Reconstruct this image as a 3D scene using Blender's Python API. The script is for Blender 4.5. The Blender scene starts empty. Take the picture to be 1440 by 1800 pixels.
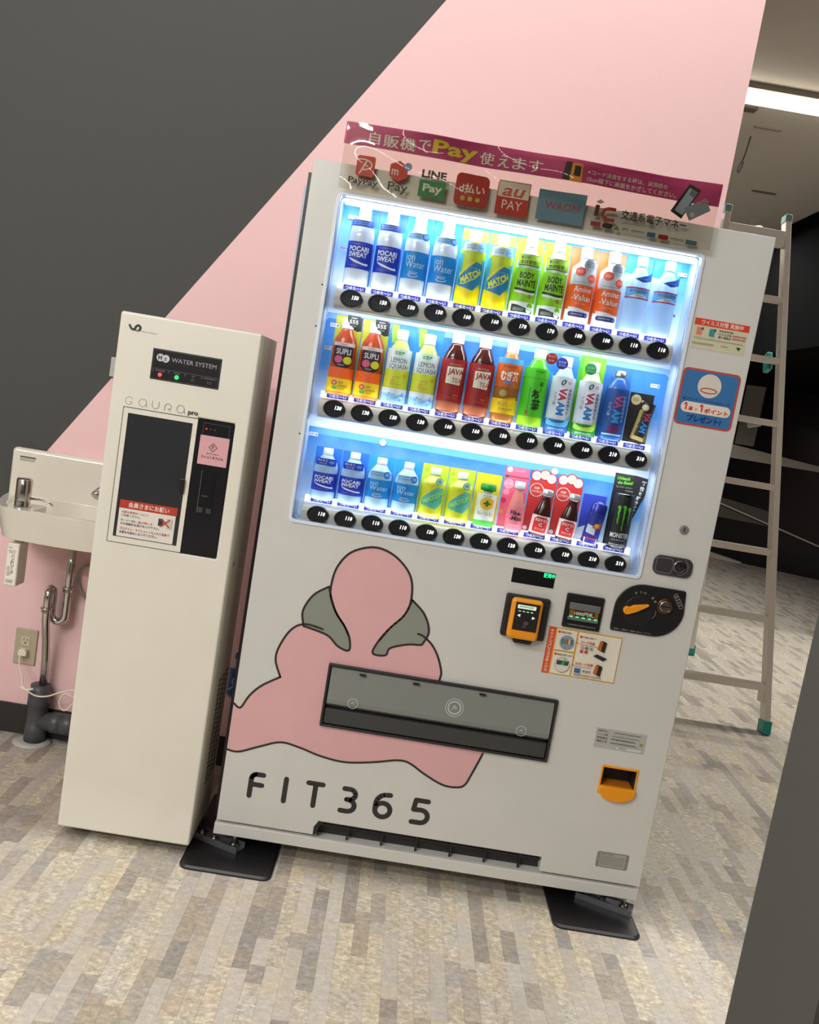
import bpy, bmesh, math, random
from mathutils import Vector, Matrix
from mathutils.geometry import tessellate_polygon

random.seed(7)
SC = bpy.context.scene
COL = SC.collection

# ------------------------------------------------------------------ camera
cam_d = bpy.data.cameras.new('camera')
cam = bpy.data.objects.new('camera', cam_d)
COL.objects.link(cam)
cam.location = (0.34088, -2.25883, 1.27717)
cam.rotation_mode = 'XYZ'
cam.rotation_euler = (1.448927, -0.165235, 0.004589)
cam_d.sensor_fit = 'VERTICAL'
cam_d.sensor_height = 36.0
cam_d.sensor_width = 28.8
cam_d.lens = 36.0 * 1553.0 / 1800.0
cam_d.clip_start = 0.02
cam_d.clip_end = 60
SC.camera = cam

# ------------------------------------------------------------------ world, exposure
W = bpy.data.worlds.new('room_air')
SC.world = W
W.use_nodes = True
W.node_tree.nodes['Background'].inputs[0].default_value = (1.0, 0.98, 0.95, 1)
W.node_tree.nodes['Background'].inputs[1].default_value = 0.02
SC.view_settings.view_transform = 'Standard'
SC.view_settings.look = 'None'
SC.view_settings.gamma = 1.0
SC.view_settings.exposure = 0.0
SC.view_settings.use_curve_mapping = False
SC.cycles.use_denoising = True
SC.cycles.max_bounces = 8
SC.cycles.transparent_max_bounces = 16
SC.cycles.caustics_reflective = False
SC.cycles.caustics_refractive = False
SC.cycles.sample_clamp_indirect = 6.0

CEIL = 3.3


def area(name, loc, target, sx, sy, watts, color=(1, 1, 1), spread=math.pi):
    d = bpy.data.lights.new(name, 'AREA')
    d.shape = 'RECTANGLE'
    d.size = sx
    d.size_y = sy
    d.energy = watts
    d.color = color
    d.spread = spread
    o = bpy.data.objects.new(name, d)
    COL.objects.link(o)
    o.location = loc
    v = Vector(target) - Vector(loc)
    q = v.to_track_quat('-Z', 'Y')
    o.rotation_euler = q.to_euler()
    if abs(v.x) < 1e-6 and abs(v.y) < 1e-6:
        o.rotation_euler = (0, 0, 0)
    return o


WARM = (1.0, 0.98, 0.94)
# ceiling line lights over the room, running along the machine wall
area('line_light_a', (-1.7, -2.6, 3.22), (-1.0, 0.4, 1.6), 2.4, 0.09, 58, WARM)
area('line_light_b', (-2.0, -4.6, 3.22), (-1.6, 0.4, 1.2), 2.2, 0.09, 74, WARM)
area('line_light_c', (-1.2, -6.4, 3.22), (-1.2, -5.4, 0), 4.0, 0.09, 44, WARM)
area('wall_wash_fill', (0.75, -0.30, 3.24), (0.75, 0.548, 2.40), 3.4, 0.04, 17, WARM)  # added unseen lamp to brighten the upper wall
# strip tucked beside an unseen fin added to cut its light: lights only the floor in front of the machines
area('cove_light', (0.4, -1.20, 3.28), (0.4, -1.20, 0), 6.5, 0.008, 100, WARM)
# strip light of the far hall (its tube is modelled below)
area('hall_light', (3.6, 2.86, 3.19), (3.6, 2.86, 0), 4.4, 0.10, 120, WARM)
area('hall_fill_far', (1.9, 5.6, 3.19), (1.9, 5.6, 0), 2.2, 0.12, 75, WARM)  # added fill without a tube, brightens the hall floor

# ------------------------------------------------------------------ materials
MATS = {}


def lin(h):
    h = h.lstrip('#')
    r = []
    for i in (0, 2, 4):
        c = int(h[i:i + 2], 16) / 255
        r.append(c / 12.92 if c <= 0.04045 else ((c + 0.055) / 1.055) ** 2.4)
    return (r[0], r[1], r[2], 1)


def mat(hexcol, rough=0.5, metal=0.0, emit=0.0, spec=0.5, coat=0.0, bump=0.0, bscale=200.0):
    key = (hexcol, rough, metal, emit, spec, coat, bump, bscale)
    if key in MATS:
        return MATS[key]
    m = bpy.data.materials.new('m_' + hexcol.strip('#'))
    m.use_nodes = True
    nt = m.node_tree
    b = nt.nodes['Principled BSDF']
    c = lin(hexcol)
    # slight procedural mottling so that no surface is a perfectly even tone
    tc = nt.nodes.new('ShaderNodeTexCoord')
    nz = nt.nodes.new('ShaderNodeTexNoise')
    nz.inputs['Scale'].default_value = 9.0
    nz.inputs['Detail'].default_value = 3.0
    nt.links.new(tc.outputs['Object'], nz.inputs['Vector'])
    rp = nt.nodes.new('ShaderNodeValToRGB')
    rp.color_ramp.elements[0].position = 0.3
    rp.color_ramp.elements[1].position = 0.7
    rp.color_ramp.elements[0].color = (c[0] * 0.965, c[1] * 0.965, c[2] * 0.965, 1)
    rp.color_ramp.elements[1].color = c
    nt.links.new(nz.outputs['Fac'], rp.inputs['Fac'])
    nt.links.new(rp.outputs['Color'], b.inputs['Base Color'])
    b.inputs['Roughness'].default_value = rough
    b.inputs['Metallic'].default_value = metal
    b.inputs['Specular IOR Level'].default_value = spec
    b.inputs['Coat Weight'].default_value = coat
    if emit:
        b.inputs['Emission Color'].default_value = c
        b.inputs['Emission Strength'].default_value = emit
    if bump:
        n2 = nt.nodes.new('ShaderNodeTexNoise')
        n2.inputs['Scale'].default_value = bscale
        nt.links.new(tc.outputs['Object'], n2.inputs['Vector'])
        bp = nt.nodes.new('ShaderNodeBump')
        bp.inputs['Strength'].default_value = bump
        bp.inputs['Distance'].default_value = 0.002
        nt.links.new(n2.outputs['Fac'], bp.inputs['Height'])
        nt.links.new(bp.outputs['Normal'], b.inputs['Normal'])
    MATS[key] = m
    return m


def glassy(name, tint, opacity, gloss=0.06, rough=0.02, ior=1.45, mirror_boost=1.0):
    """thin clear sheet: mostly see-through, tinted, with a real fresnel reflection"""
    if name in MATS:
        return MATS[name]
    m = bpy.data.materials.new(name)
    m.use_nodes = True
    nt = m.node_tree
    nt.nodes.clear()
    out = nt.nodes.new('ShaderNodeOutputMaterial')
    tr = nt.nodes.new('ShaderNodeBsdfTransparent')
    t = lin(tint)
    tr.inputs[0].default_value = t
    df = nt.nodes.new('ShaderNodeBsdfDiffuse')
    df.inputs[0].default_value = t
    gl = nt.nodes.new('ShaderNodeBsdfGlossy')
    gl.inputs['Roughness'].default_value = rough
    m1 = nt.nodes.new('ShaderNodeMixShader')
    m1.inputs[0].default_value = opacity
    nt.links.new(tr.outputs[0], m1.inputs[1])
    nt.links.new(df.outputs[0], m1.inputs[2])
    fr = nt.nodes.new('ShaderNodeFresnel')
    fr.inputs[0].default_value = ior
    mu = nt.nodes.new('ShaderNodeMath')
    mu.operation = 'MULTIPLY'
    mu.use_clamp = True
    mu.inputs[1].default_value = mirror_boost
    nt.links.new(fr.outputs[0], mu.inputs[0])
    m2 = nt.nodes.new('ShaderNodeMixShader')
    nt.links.new(mu.outputs[0], m2.inputs[0])
    nt.links.new(m1.outputs[0], m2.inputs[1])
    nt.links.new(gl.outputs[0], m2.inputs[2])
    nt.links.new(m2.outputs[0], out.inputs[0])
    MATS[name] = m
    return m


def plastic_clear(name, tint, opacity):
    if name in MATS:
        return MATS[name]
    m = bpy.data.materials.new(name)
    m.use_nodes = True
    b = m.node_tree.nodes['Principled BSDF']
    b.inputs['Base Color'].default_value = lin(tint)
    b.inputs['Roughness'].default_value = 0.12
    b.inputs['Alpha'].default_value = opacity
    b.inputs['Coat Weight'].default_value = 0.4
    MATS[name] = m
    return m


# ------------------------------------------------------------------ object helpers
LOC = {}


def tag(o, label=None, cat=None, group=None, kind=None):
    if label: o['label'] = label
    if cat: o['category'] = cat
    if group: o['group'] = group
    if kind: o['kind'] = kind
    return o


def thing(name, loc, label, cat, group=None):
    o = bpy.data.objects.new(name, None)
    o.empty_display_size = 0.05
    COL.objects.link(o)
    o.location = loc
    LOC[o] = Vector((0, 0, 0))
    return tag(o, label, cat, group)


def link_mesh(name, me, parent=None, base=False):
    """verts are in the root thing's own frame (world frame when top level)"""
    xs = [v.co for v in me.vertices]
    if xs:
        mn = Vector((min(v.x for v in xs), min(v.y for v in xs), min(v.z for v in xs)))
        mx = Vector((max(v.x for v in xs), max(v.y for v in xs), max(v.z for v in xs)))
        c = (mn + mx) / 2
        if parent is None:
            c.z = mn.z
    else:
        c = Vector((0, 0, 0))
    me.transform(Matrix.Translation(-c))
    o = bpy.data.objects.new(name, me)
    COL.objects.link(o)
    if parent is not None:
        o.parent = parent
        o.location = c - LOC[parent]
    else:
        o.location = c
    LOC[o] = c
    return o


def finish(name, bm, mats, parent=None, smooth=False, bev=0.0, seg=2, ang=35):
    me = bpy.data.meshes.new(name)
    bm.normal_update()
    bm.to_mesh(me)
    bm.free()
    if not isinstance(mats, (list, tuple)):
        mats = [mats]
    for m in mats:
        me.materials.append(m)
    if smooth:
        for p in me.polygons:
            p.use_smooth = True
    o = link_mesh(name, me, parent)
    if bev > 0:
        md = o.modifiers.new('bevel', 'BEVEL')
        md.width = bev
        md.segments = seg
        md.limit_method = 'ANGLE'
        md.angle_limit = math.radians(ang)
        for p in me.polygons:
            p.use_smooth = True
        md.harden_normals = True
    return o


def bm_box(bm, x0, x1, y0, y1, z0, z1, mi=0):
    vs = [bm.verts.new(c) for c in ((x0, y0, z0), (x1, y0, z0), (x1, y1, z0), (x0, y1, z0), (x0, y0, z1), (x1, y0, z1), (x1, y1, z1), (x0, y1, z1))]
    for f in ((0, 3, 2, 1), (4, 5, 6, 7), (0, 1, 5, 4), (1, 2, 6, 5), (2, 3, 7, 6), (3, 0, 4, 7)):
        ff = bm.faces.new([vs[i] for i in f])
        ff.material_index = mi
    return vs


def box(name, x0, x1, y0, y1, z0, z1, m, parent=None, bev=0.0, seg=2):
    bm = bmesh.new()
    bm_box(bm, x0, x1, y0, y1, z0, z1)
    return finish(name, bm, m, parent, bev=bev, seg=seg)


def structure(o):
    o['kind'] = 'structure'
    return o


def bm_tube(bm, pts, r, n=10, caps=True, mi=0):
    pts = [Vector(p) for p in pts]
    rr = r if isinstance(r, (list, tuple)) else [r] * len(pts)
    rings = []
    prev = None
    for i, p in enumerate(pts):
        a = pts[max(0, i - 1)]
        b = pts[min(len(pts) - 1, i + 1)]
        t = (b - a).normalized()
        if prev is None:
            up = Vector((0, 0, 1)) if abs(t.z) < 0.9 else Vector((1, 0, 0))
            s = t.cross(up).normalized()
        else:
            s = (prev - t * prev.dot(t)).normalized()
        prev = s
        u = t.cross(s)
        ring = [bm.verts.new(p + (s * math.cos(2 * math.pi * k / n) + u * math.sin(2 * math.pi * k / n)) * rr[i]) for k in range(n)]
        rings.append(ring)
    for i in range(len(rings) - 1):
        for k in range(n):
            f = bm.faces.new((rings[i][k], rings[i][(k + 1) % n], rings[i + 1][(k + 1) % n], rings[i + 1][k]))
            f.material_index = mi
            f.smooth = True
    if caps:
        bm.faces.new(rings[0][::-1]).material_index = mi
        bm.faces.new(rings[-1]).material_index = mi


def tube(name, pts, r, m, parent=None, n=10):
    bm = bmesh.new()
    bm_tube(bm, pts, r, n)
    me = bpy.data.meshes.new(name)
    bmesh.ops.recalc_face_normals(bm, faces=bm.faces)
    bm.to_mesh(me)
    bm.free()
    me.materials.append(m)
    return link_mesh(name, me, parent)


def bm_lathe(bm, prof, cx=0, cy=0, n=24, sy=1.0, axis='z', mi=0, cap=True):
    rings = []
    for (r, z) in prof:
        ring = []
        for k in range(n):
            a = 2 * math.pi * k / n
            if axis == 'z':
                ring.append(bm.verts.new((cx + r * math.cos(a), cy + r * math.sin(a) * sy, z)))
            elif axis == 'y':   # prof z is y, centre (cx, cy) is x,z
                ring.append(bm.verts.new((cx + r * math.cos(a), z, cy + r * math.sin(a) * sy)))
            else:
                ring.append(bm.verts.new((z, cx + r * math.cos(a), cy + r * math.sin(a))))
        rings.append(ring)
    for i in range(len(rings) - 1):
        for k in range(n):
            f = bm.faces.new((rings[i][k], rings[i][(k + 1) % n], rings[i + 1][(k + 1) % n], rings[i + 1][k]))
            f.smooth = True
            f.material_index = mi
    if cap:
        bm.faces.new(rings[0][::-1]).material_index = mi
        bm.faces.new(rings[-1]).material_index = mi
    return rings


def lathe(name, prof, m, parent=None, cx=0, cy=0, n=24, sy=1.0, axis='z'):
    bm = bmesh.new()
    bm_lathe(bm, prof, cx, cy, n, sy, axis)
    bmesh.ops.recalc_face_normals(bm, faces=bm.faces)
    me = bpy.data.meshes.new(name)
    bm.to_mesh(me)
    bm.free()
    me.materials.append(m)
    o = link_mesh(name, me, parent)
    return o


def prism(name, pts, y0, y1, m, parent=None, bev=0.0, smooth=False):
    """polygon in x,z extruded along y from y0 (front) to y1"""
    bm = bmesh.new()
    a = [bm.verts.new((p[0], y0, p[1])) for p in pts]
    b = [bm.verts.new((p[0], y1, p[1])) for p in pts]
    bm.faces.new(a)
    bm.faces.new(b[::-1])
    n = len(pts)
    for i in range(n):
        bm.faces.new((a[i], b[i], b[(i + 1) % n], a[(i + 1) % n]))
    bmesh.ops.recalc_face_normals(bm, faces=bm.faces)
    return finish(name, bm, m, parent, bev=bev)


def rrect(u0, v0, u1, v1, r, n=5):
    r = min(r, abs(u1 - u0) / 2 - 1e-6, abs(v1 - v0) / 2 - 1e-6)
    pts = []
    for cx, cy, a0 in ((u1 - r, v1 - r, 0), (u0 + r, v1 - r, 90), (u0 + r, v0 + r, 180), (u1 - r, v0 + r, 270)):
        for k in range(n + 1):
            a = math.radians(a0 + 90 * k / n)
            pts.append((cx + r * math.cos(a), cy + r * math.sin(a)))
    return pts


def plate_holes(name, ox0, ox1, oz0, oz1, y0, y1, holes, m, parent=None, bev=0.002):
    """slab with rectangular openings (holes = x0,x1,z0,z1)"""
    xs = sorted({ox0, ox1} | {h[0] for h in holes} | {h[1] for h in holes})
    zs = sorted({oz0, oz1} | {h[2] for h in holes} | {h[3] for h in holes})
    xs = [x for x in xs if ox0 <= x <= ox1]
    zs = [z for z in zs if oz0 <= z <= oz1]
    bm = bmesh.new()
    V = {}

    def vv(i, j, k):
        key = (i, j, k)
        if key not in V:
            V[key] = bm.verts.new((xs[i], (y0, y1)[k], zs[j]))
        return V[key]

    def solid(i, j):
        if i < 0 or j < 0 or i >= len(xs) - 1 or j >= len(zs) - 1:
            return False
        cx, cz = (xs[i] + xs[i + 1]) / 2, (zs[j] + zs[j + 1]) / 2
        return not any(h[0] < cx < h[1] and h[2] < cz < h[3] for h in holes)
    for i in range(len(xs) - 1):
        for j in range(len(zs) - 1):
            if not solid(i, j):
                continue
            bm.faces.new((vv(i, j, 0), vv(i + 1, j, 0), vv(i + 1, j + 1, 0), vv(i, j + 1, 0)))
            bm.faces.new((vv(i, j, 1), vv(i, j + 1, 1), vv(i + 1, j + 1, 1), vv(i + 1, j, 1)))
            if not solid(i - 1, j): bm.faces.new((vv(i, j, 0), vv(i, j + 1, 0), vv(i, j + 1, 1), vv(i, j, 1)))
            if not solid(i + 1, j): bm.faces.new((vv(i + 1, j, 0), vv(i + 1, j, 1), vv(i + 1, j + 1, 1), vv(i + 1, j + 1, 0)))
            if not solid(i, j - 1): bm.faces.new((vv(i, j, 0), vv(i, j, 1), vv(i + 1, j, 1), vv(i + 1, j, 0)))
            if not solid(i, j + 1): bm.faces.new((vv(i, j + 1, 0), vv(i + 1, j + 1, 0), vv(i + 1, j + 1, 1), vv(i, j + 1, 1)))
    bmesh.ops.recalc_face_normals(bm, faces=bm.faces)
    return finish(name, bm, m, parent, bev=bev)


def copy_tree(o, parent=None):
    c = o.copy()
    COL.objects.link(c)
    c.parent = parent
    if o in LOC: LOC[c] = LOC[o]
    for ch in list(o.children):
        copy_tree(ch, c)
    return c


def catmull(pts, n=6, closed=False):
    out = []
    m = len(pts)
    rng = range(m if closed else m - 1)
    for i in rng:
        if closed:
            p0, p1, p2, p3 = pts[(i - 1) % m], pts[i], pts[(i + 1) % m], pts[(i + 2) % m]
        else:
            p0, p1, p2, p3 = pts[max(0, i - 1)], pts[i], pts[i + 1], pts[min(m - 1, i + 2)]
        for k in range(n):
            t = k / n
            out.append(tuple(0.5 * ((2 * b) + (-a + c) * t + (2 * a - 5 * b + 4 * c - d) * t * t + (-a + 3 * b - 3 * c + d) * t ** 3)
                             for a, b, c, d in zip(p0, p1, p2, p3)))
    if not closed:
        out.append(tuple(pts[-1]))
    return out


# ------------------------------------------------------------------ flat print
TXT = {}


def text_shape(s, bold=0.0):
    key = (s, bold)
    if key in TXT:
        return TXT[key]
    c = bpy.data.curves.new('t', 'FONT')
    c.body = s
    c.resolution_u = 2
    c.offset = bold
    c.fill_mode = 'FRONT'
    o = bpy.data.objects.new('t', c)
    COL.objects.link(o)
    bpy.context.view_layer.update()
    dg = bpy.context.evaluated_depsgraph_get()
    me = bpy.data.meshes.new_from_object(o.evaluated_get(dg))
    vs = [(v.co.x, v.co.y) for v in me.vertices]
    fs = [tuple(p.vertices) for p in me.polygons]
    bpy.data.objects.remove(o)
    bpy.data.curves.remove(c)
    bpy.data.meshes.remove(me)
    if vs:
        x0, x1 = min(v[0] for v in vs), max(v[0] for v in vs)
        y0, y1 = min(v[1] for v in vs), max(v[1] for v in vs)
        vs = [((x - x0) / max(1e-6, x1 - x0), (y - y0) / max(1e-6, y1 - y0)) for x, y in vs]
    TXT[key] = (vs, fs)
    return TXT[key]


class Print:
    """layers of flat colour in u,v mapped onto a surface; one mesh"""

    def __init__(s, step=0.00025):
        s.bm = bmesh.new()
        s.mats = []
        s.step = step
        s.layer = 0

    def mi(s, m):
        if isinstance(m, str):
            m = mat(m, 0.45)
        if m not in s.mats:
            s.mats.append(m)
        return s.mats.index(m)

    def raw(s, vs, fs, m, layer=None):
        k = s.mi(m)
        if layer is None:
            s.layer += 1
            layer = s.layer
        bv = [s.bm.verts.new((u, v, layer * s.step)) for u, v in vs]
        for f in fs:
            try:
                ff = s.bm.faces.new([bv[i] for i in f])
                ff.material_index = k
            except ValueError:
                pass
        return s

    def poly(s, pts, m, layer=None):
        tris = tessellate_polygon([[Vector((p[0], p[1], 0)) for p in pts]])
        return s.raw(pts, tris, m, layer)

    def rect(s, u0, v0, u1, v1, m, r=0.0, layer=None):
        if r > 0:
            pts = rrect(u0, v0, u1, v1, r)
        else:
            pts = [(u0, v0), (u1, v0), (u1, v1), (u0, v1)]
        return s.raw(pts, [tuple(range(len(pts)))], m, layer)

    def disc(s, u, v, r, m, ry=None, n=20, layer=None):
        ry = ry or r
        pts = [(u + r * math.cos(2 * math.pi * k / n), v + ry * math.sin(2 * math.pi * k / n)) for k in range(n)]
        return s.raw(pts, [tuple(range(n))], m, layer)

    def stroke(s, pts, w, m, closed=False, layer=None, caps=True):
        if layer is None:
            s.layer += 1
            layer = s.layer
        if closed:
            pts = list(pts) + [pts[0]]
        for i_, (a, b) in enumerate(zip(pts[:-1], pts[1:])):
            dx, dy = b[0] - a[0], b[1] - a[1]
            L = math.hypot(dx, dy)
            if L < 1e-7: continue
            nx, ny = -dy / L * w / 2, dx / L * w / 2
            s.raw([(a[0] + nx, a[1] + ny), (a[0] - nx, a[1] - ny), (b[0] - nx, b[1] - ny), (b[0] + nx, b[1] + ny)], [(0, 1, 2, 3)], m, layer + 0.12 * (i_ % 3))
        if caps:
            for i_, p in enumerate(pts):
                s.disc(p[0], p[1], w / 2, m, n=12, layer=layer + 0.40 + 0.12 * (i_ % 3))
        return s

    def ring(s, u, v, r, w, m, ry=None, n=28, a0=0, a1=360):
        ry = ry or r
        pts = [(u + r * math.cos(math.radians(a0 + (a1 - a0) * k / n)), v + ry * math.sin(math.radians(a0 + (a1 - a0) * k / n))) for k in range(n + 1)]
        return s.stroke(pts, w, m, caps=False)

    def text(s, t, u0, v0, u1, v1, m, bold=0.0, rot=0, layer=None):
        """fit the word to the box; rot = -90 reads downwards"""
        vs, fs = text_shape(t, bold)
        if rot == -90:
            q = [(u0 + b * (u1 - u0), v1 - a * (v1 - v0)) for a, b in vs]
        else:
            q = [(u0 + a * (u1 - u0), v0 + b * (v1 - v0)) for a, b in vs]
        return s.raw(q, fs, m, layer)

    def text_at(s, t, cu, cv, w, h, ang, m, bold=0.0, shear=0.0, layer=None):
        vs, fs = text_shape(t, bold)
        ca, sa = math.cos(math.radians(ang)), math.sin(math.radians(ang))
        q = []
        for a, b in vs:
            x = (a - .5) * w + (b - .5) * h * shear
            y = (b - .5) * h
            q.append((cu + x * ca - y * sa, cv + x * sa + y * ca))
        return s.raw(q, fs, m, layer)

    def vtext(s, chars, u, v_top, size, m, bold=0.0, gap=1.15):
        for i, ch in enumerate(chars):
            v1 = v_top - i * size * gap
            if ch in 'ー〜':
                s.rect(u - size * 0.06, v1 - size, u + size * 0.06, v1, m)
            else:
                s.text(ch, u - size / 2, v1 - size, u + size / 2, v1, m, bold)
        return s

    def scrib(s, u0, v0, u1, v1, m, lines=1, seed=1):
        """print too small to read in the photograph: rows of tiny blocks"""
        rnd = random.Random(seed)
        s.layer += 1
        L = s.layer
        H = (v1 - v0) / lines
        for k in range(lines):
            a = v1 - (k + 1) * H + H * 0.2
            b = v1 - k * H - H * 0.12
            u = u0
            h = b - a
            end = u1 - (u1 - u0) * rnd.uniform(0, 0.12)
            while u < end:
                w = h * rnd.uniform(0.45, 0.95)
                if rnd.random() < 0.5:
                    s.rect(u, a, min(u + w, end), a + h * 0.35, m, layer=L)
                    s.rect(u, a + h * 0.6, min(u + w, end), b, m, layer=L)
                else:
                    s.rect(u, a, u + min(w * 0.35, end - u), b, m, layer=L)
                    s.rect(u, a + h * 0.5, min(u + w, end), b, m, layer=L)
                u += w + h * 0.28
        return s

    def build(s, name, f, parent=None, cut=None, vcut=None, holes=()):
        """f(u, v, h) -> local point; cut = u step for curved surfaces"""
        bm = s.bm
        if cut:
            us = [v.co.x for v in bm.verts]
            u = math.floor(min(us) / cut) * cut
            while u < max(us):
                bmesh.ops.bisect_plane(bm, geom=bm.verts[:] + bm.edges[:] + bm.faces[:], plane_co=(u, 0, 0), plane_no=(1, 0, 0))
                u += cut
        if vcut:
            us = [v.co.y for v in bm.verts]
            u = math.floor(min(us) / vcut) * vcut
            while u < max(us):
                bmesh.ops.bisect_plane(bm, geom=bm.verts[:] + bm.edges[:] + bm.faces[:], plane_co=(0, u, 0), plane_no=(0, 1, 0))
                u += vcut
        for (a0, a1, b0, b1) in holes:
            for co, no in (((a0, 0, 0), (1, 0, 0)), ((a1, 0, 0), (1, 0, 0)), ((0, b0, 0), (0, 1, 0)), ((0, b1, 0), (0, 1, 0))):
                bmesh.ops.bisect_plane(bm, geom=bm.verts[:] + bm.edges[:] + bm.faces[:], plane_co=co, plane_no=no)
            dead = []
            for fc_ in bm.faces:
                c = fc_.calc_center_median()
                if a0 < c.x < a1 and b0 < c.y < b1:
                    dead.append(fc_)
            bmesh.ops.delete(bm, geom=dead, context='FACES')
        for v in bm.verts:
            v.co = Vector(f(v.co.x, v.co.y, v.co.z))
        me = bpy.data.meshes.new(name)
        bm.to_mesh(me)
        bm.free()
        for m in s.mats:
            me.materials.append(m)
        return link_mesh(name, me, parent)


def flat(y):
    return lambda u, v, h: (u, y - h, v)


def cyl(R, cy=0.0, sy=1.0, off=0.0004, k=1.0):
    return lambda u, v, h: ((R + h + off) * math.sin(u * k / R), cy - (R + h + off) * math.cos(u * k / R) * sy, v)


# ================================================================== SETTING
def wall_paint():
    m = bpy.data.materials.new('two_tone_wallpaper')
    m.use_nodes = True
    nt = m.node_tree
    b = nt.nodes['Principled BSDF']
    geo = nt.nodes.new('ShaderNodeNewGeometry')
    sep = nt.nodes.new('ShaderNodeSeparateXYZ')
    nt.links.new(geo.outputs['Position'], sep.inputs[0])
    # the colour break runs up to the right: z = 0.946 + 1.5 (x + 0.781)
    ma = nt.nodes.new('ShaderNodeMath'); ma.operation = 'MULTIPLY_ADD'
    ma.inputs[1].default_value = 1.5
    ma.inputs[2].default_value = 0.946 + 1.5 * 0.781
    nt.links.new(sep.outputs['X'], ma.inputs[0])
    gt = nt.nodes.new('ShaderNodeMath'); gt.operation = 'GREATER_THAN'
    nt.links.new(sep.outputs['Z'], gt.inputs[0])
    nt.links.new(ma.outputs[0], gt.inputs[1])
    mx = nt.nodes.new('ShaderNodeMix'); mx.data_type = 'RGBA'
    nt.links.new(gt.outputs[0], mx.inputs[0])
    mx.inputs[6].default_value = lin('F6CDCF')
    mx.inputs[7].default_value = lin('474846')
    nz = nt.nodes.new('ShaderNodeTexNoise')
    nz.inputs['Scale'].default_value = 420
    nz.inputs['Detail'].default_value = 4
    nt.links.new(geo.outputs['Position'], nz.inputs['Vector'])
    hs = nt.nodes.new('ShaderNodeMix'); hs.data_type = 'RGBA'; hs.blend_type = 'MULTIPLY'
    hs.inputs[0].default_value = 0.16
    nt.links.new(mx.outputs[2], hs.inputs[6])
    nt.links.new(nz.outputs['Fac'], hs.inputs[7])
    nt.links.new(hs.outputs[2], b.inputs['Base Color'])
    b.inputs['Roughness'].default_value = 0.75
    bp = nt.nodes.new('ShaderNodeBump')
    bp.inputs['Strength'].default_value = 0.25
    bp.inputs['Distance'].default_value = 0.001
    nt.links.new(nz.outputs['Fac'], bp.inputs['Height'])
    nt.links.new(bp.outputs['Normal'], b.inputs['Normal'])
    return m


def vinyl():
    m = bpy.data.materials.new('strip_vinyl')
    m.use_nodes = True
    nt = m.node_tree
    b = nt.nodes['Principled BSDF']
    geo = nt.nodes.new('ShaderNodeNewGeometry')
    at = nt.nodes.new('ShaderNodeAttribute')
    at.attribute_name = 'tone'
    mp = nt.nodes.new('ShaderNodeMapping')
    mp.inputs['Scale'].default_value = (0.8, 1.1, 1.0)
    nt.links.new(geo.outputs['Position'], mp.inputs[0])
    n1 = nt.nodes.new('ShaderNodeTexNoise')
    n1.inputs['Scale'].default_value = 70
    n1.inputs['Detail'].default_value = 6
    n1.inputs['Roughness'].default_value = 0.72
    n1.inputs['Distortion'].default_value = 0.6
    nt.links.new(mp.outputs[0], n1.inputs['Vector'])
    r1 = nt.nodes.new('ShaderNodeValToRGB')
    e = r1.color_ramp.elements
    e[0].position = 0.30; e[0].color = (0.52, 0.49, 0.44, 1)
    e[1].position = 0.70; e[1].color = (1.36, 1.33, 1.22, 1)
    mid = e.new(0.5); mid.color = (0.86, 0.82, 0.74, 1)
    nt.links.new(n1.outputs['Fac'], r1.inputs[0])
    n2 = nt.nodes.new('ShaderNodeTexNoise')
    n2.inputs['Scale'].default_value = 13
    n2.inputs['Detail'].default_value = 3
    nt.links.new(geo.outputs['Position'], n2.inputs['Vector'])
    r2 = nt.nodes.new('ShaderNodeValToRGB')
    e = r2.color_ramp.elements
    e[0].position = 0.38; e[0].color = (0.965, 0.97, 0.985, 1)
    e[1].position = 0.66; e[1].color = (1.03, 0.985, 0.90, 1)
    nt.links.new(n2.outputs['Fac'], r2.inputs[0])
    m1 = nt.nodes.new('ShaderNodeMix'); m1.data_type = 'RGBA'; m1.blend_type = 'MULTIPLY'
    nt.links.new(at.outputs['Alpha'], m1.inputs[0])
    nt.links.new(at.outputs['Color'], m1.inputs[6]); nt.links.new(r1.outputs[0], m1.inputs[7])
    m2 = nt.nodes.new('ShaderNodeMix'); m2.data_type = 'RGBA'; m2.blend_type = 'MULTIPLY'; m2.inputs[0].default_value = 1
    nt.links.new(m1.outputs[2], m2.inputs[6]); nt.links.new(r2.outputs[0], m2.inputs[7])
    nt.links.new(m2.outputs[2], b.inputs['Base Color'])
    b.inputs['Roughness'].default_value = 0.42
    b.inputs['Specular IOR Level'].default_value = 0.4
    return m


M_WALL = wall_paint()
M_VINYL = vinyl()
M_BLACKWALL = mat('121113', 0.22, spec=0.25)
M_CEIL = mat('C2BCB4', 0.85)
M_BASE = mat('2A2724', 0.55)
M_GREYWALL = mat('50504D', 0.8, bump=0.2, bscale=400)
M_OFFWHITE = mat('B9B4AA', 0.8)

structure(box('wall_back', -3.2, 1.181, 0.548, 0.66, 0, CEIL, M_WALL))
structure(box('baseboard_back', -3.2, 1.183, 0.540, 0.548, 0, 0.10, M_BASE, bev=0.001))
structure(box('ceiling', -3.3, 8.2, -8.1, 11, CEIL, CEIL + 0.1, M_CEIL))
structure(box('wall_left', -3.3, -3.2, -8.1, 0.66, 0, CEIL, mat('A8A39B', 0.8)))
structure(box('wall_front', -3.3, 8.2, -8.2, -8.1, 0, CEIL, mat('8C8882', 0.8)))
structure(box('wall_right', 8.1, 8.2, -8.1, 11, 0, CEIL, mat('4A4744', 0.8)))
structure(box('light_fin', -3.2, 4.6, -1.110, -1.104, 3.028, CEIL, M_OFFWHITE))  # unseen fin added to cut the cove light into a floor shadow line
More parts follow.
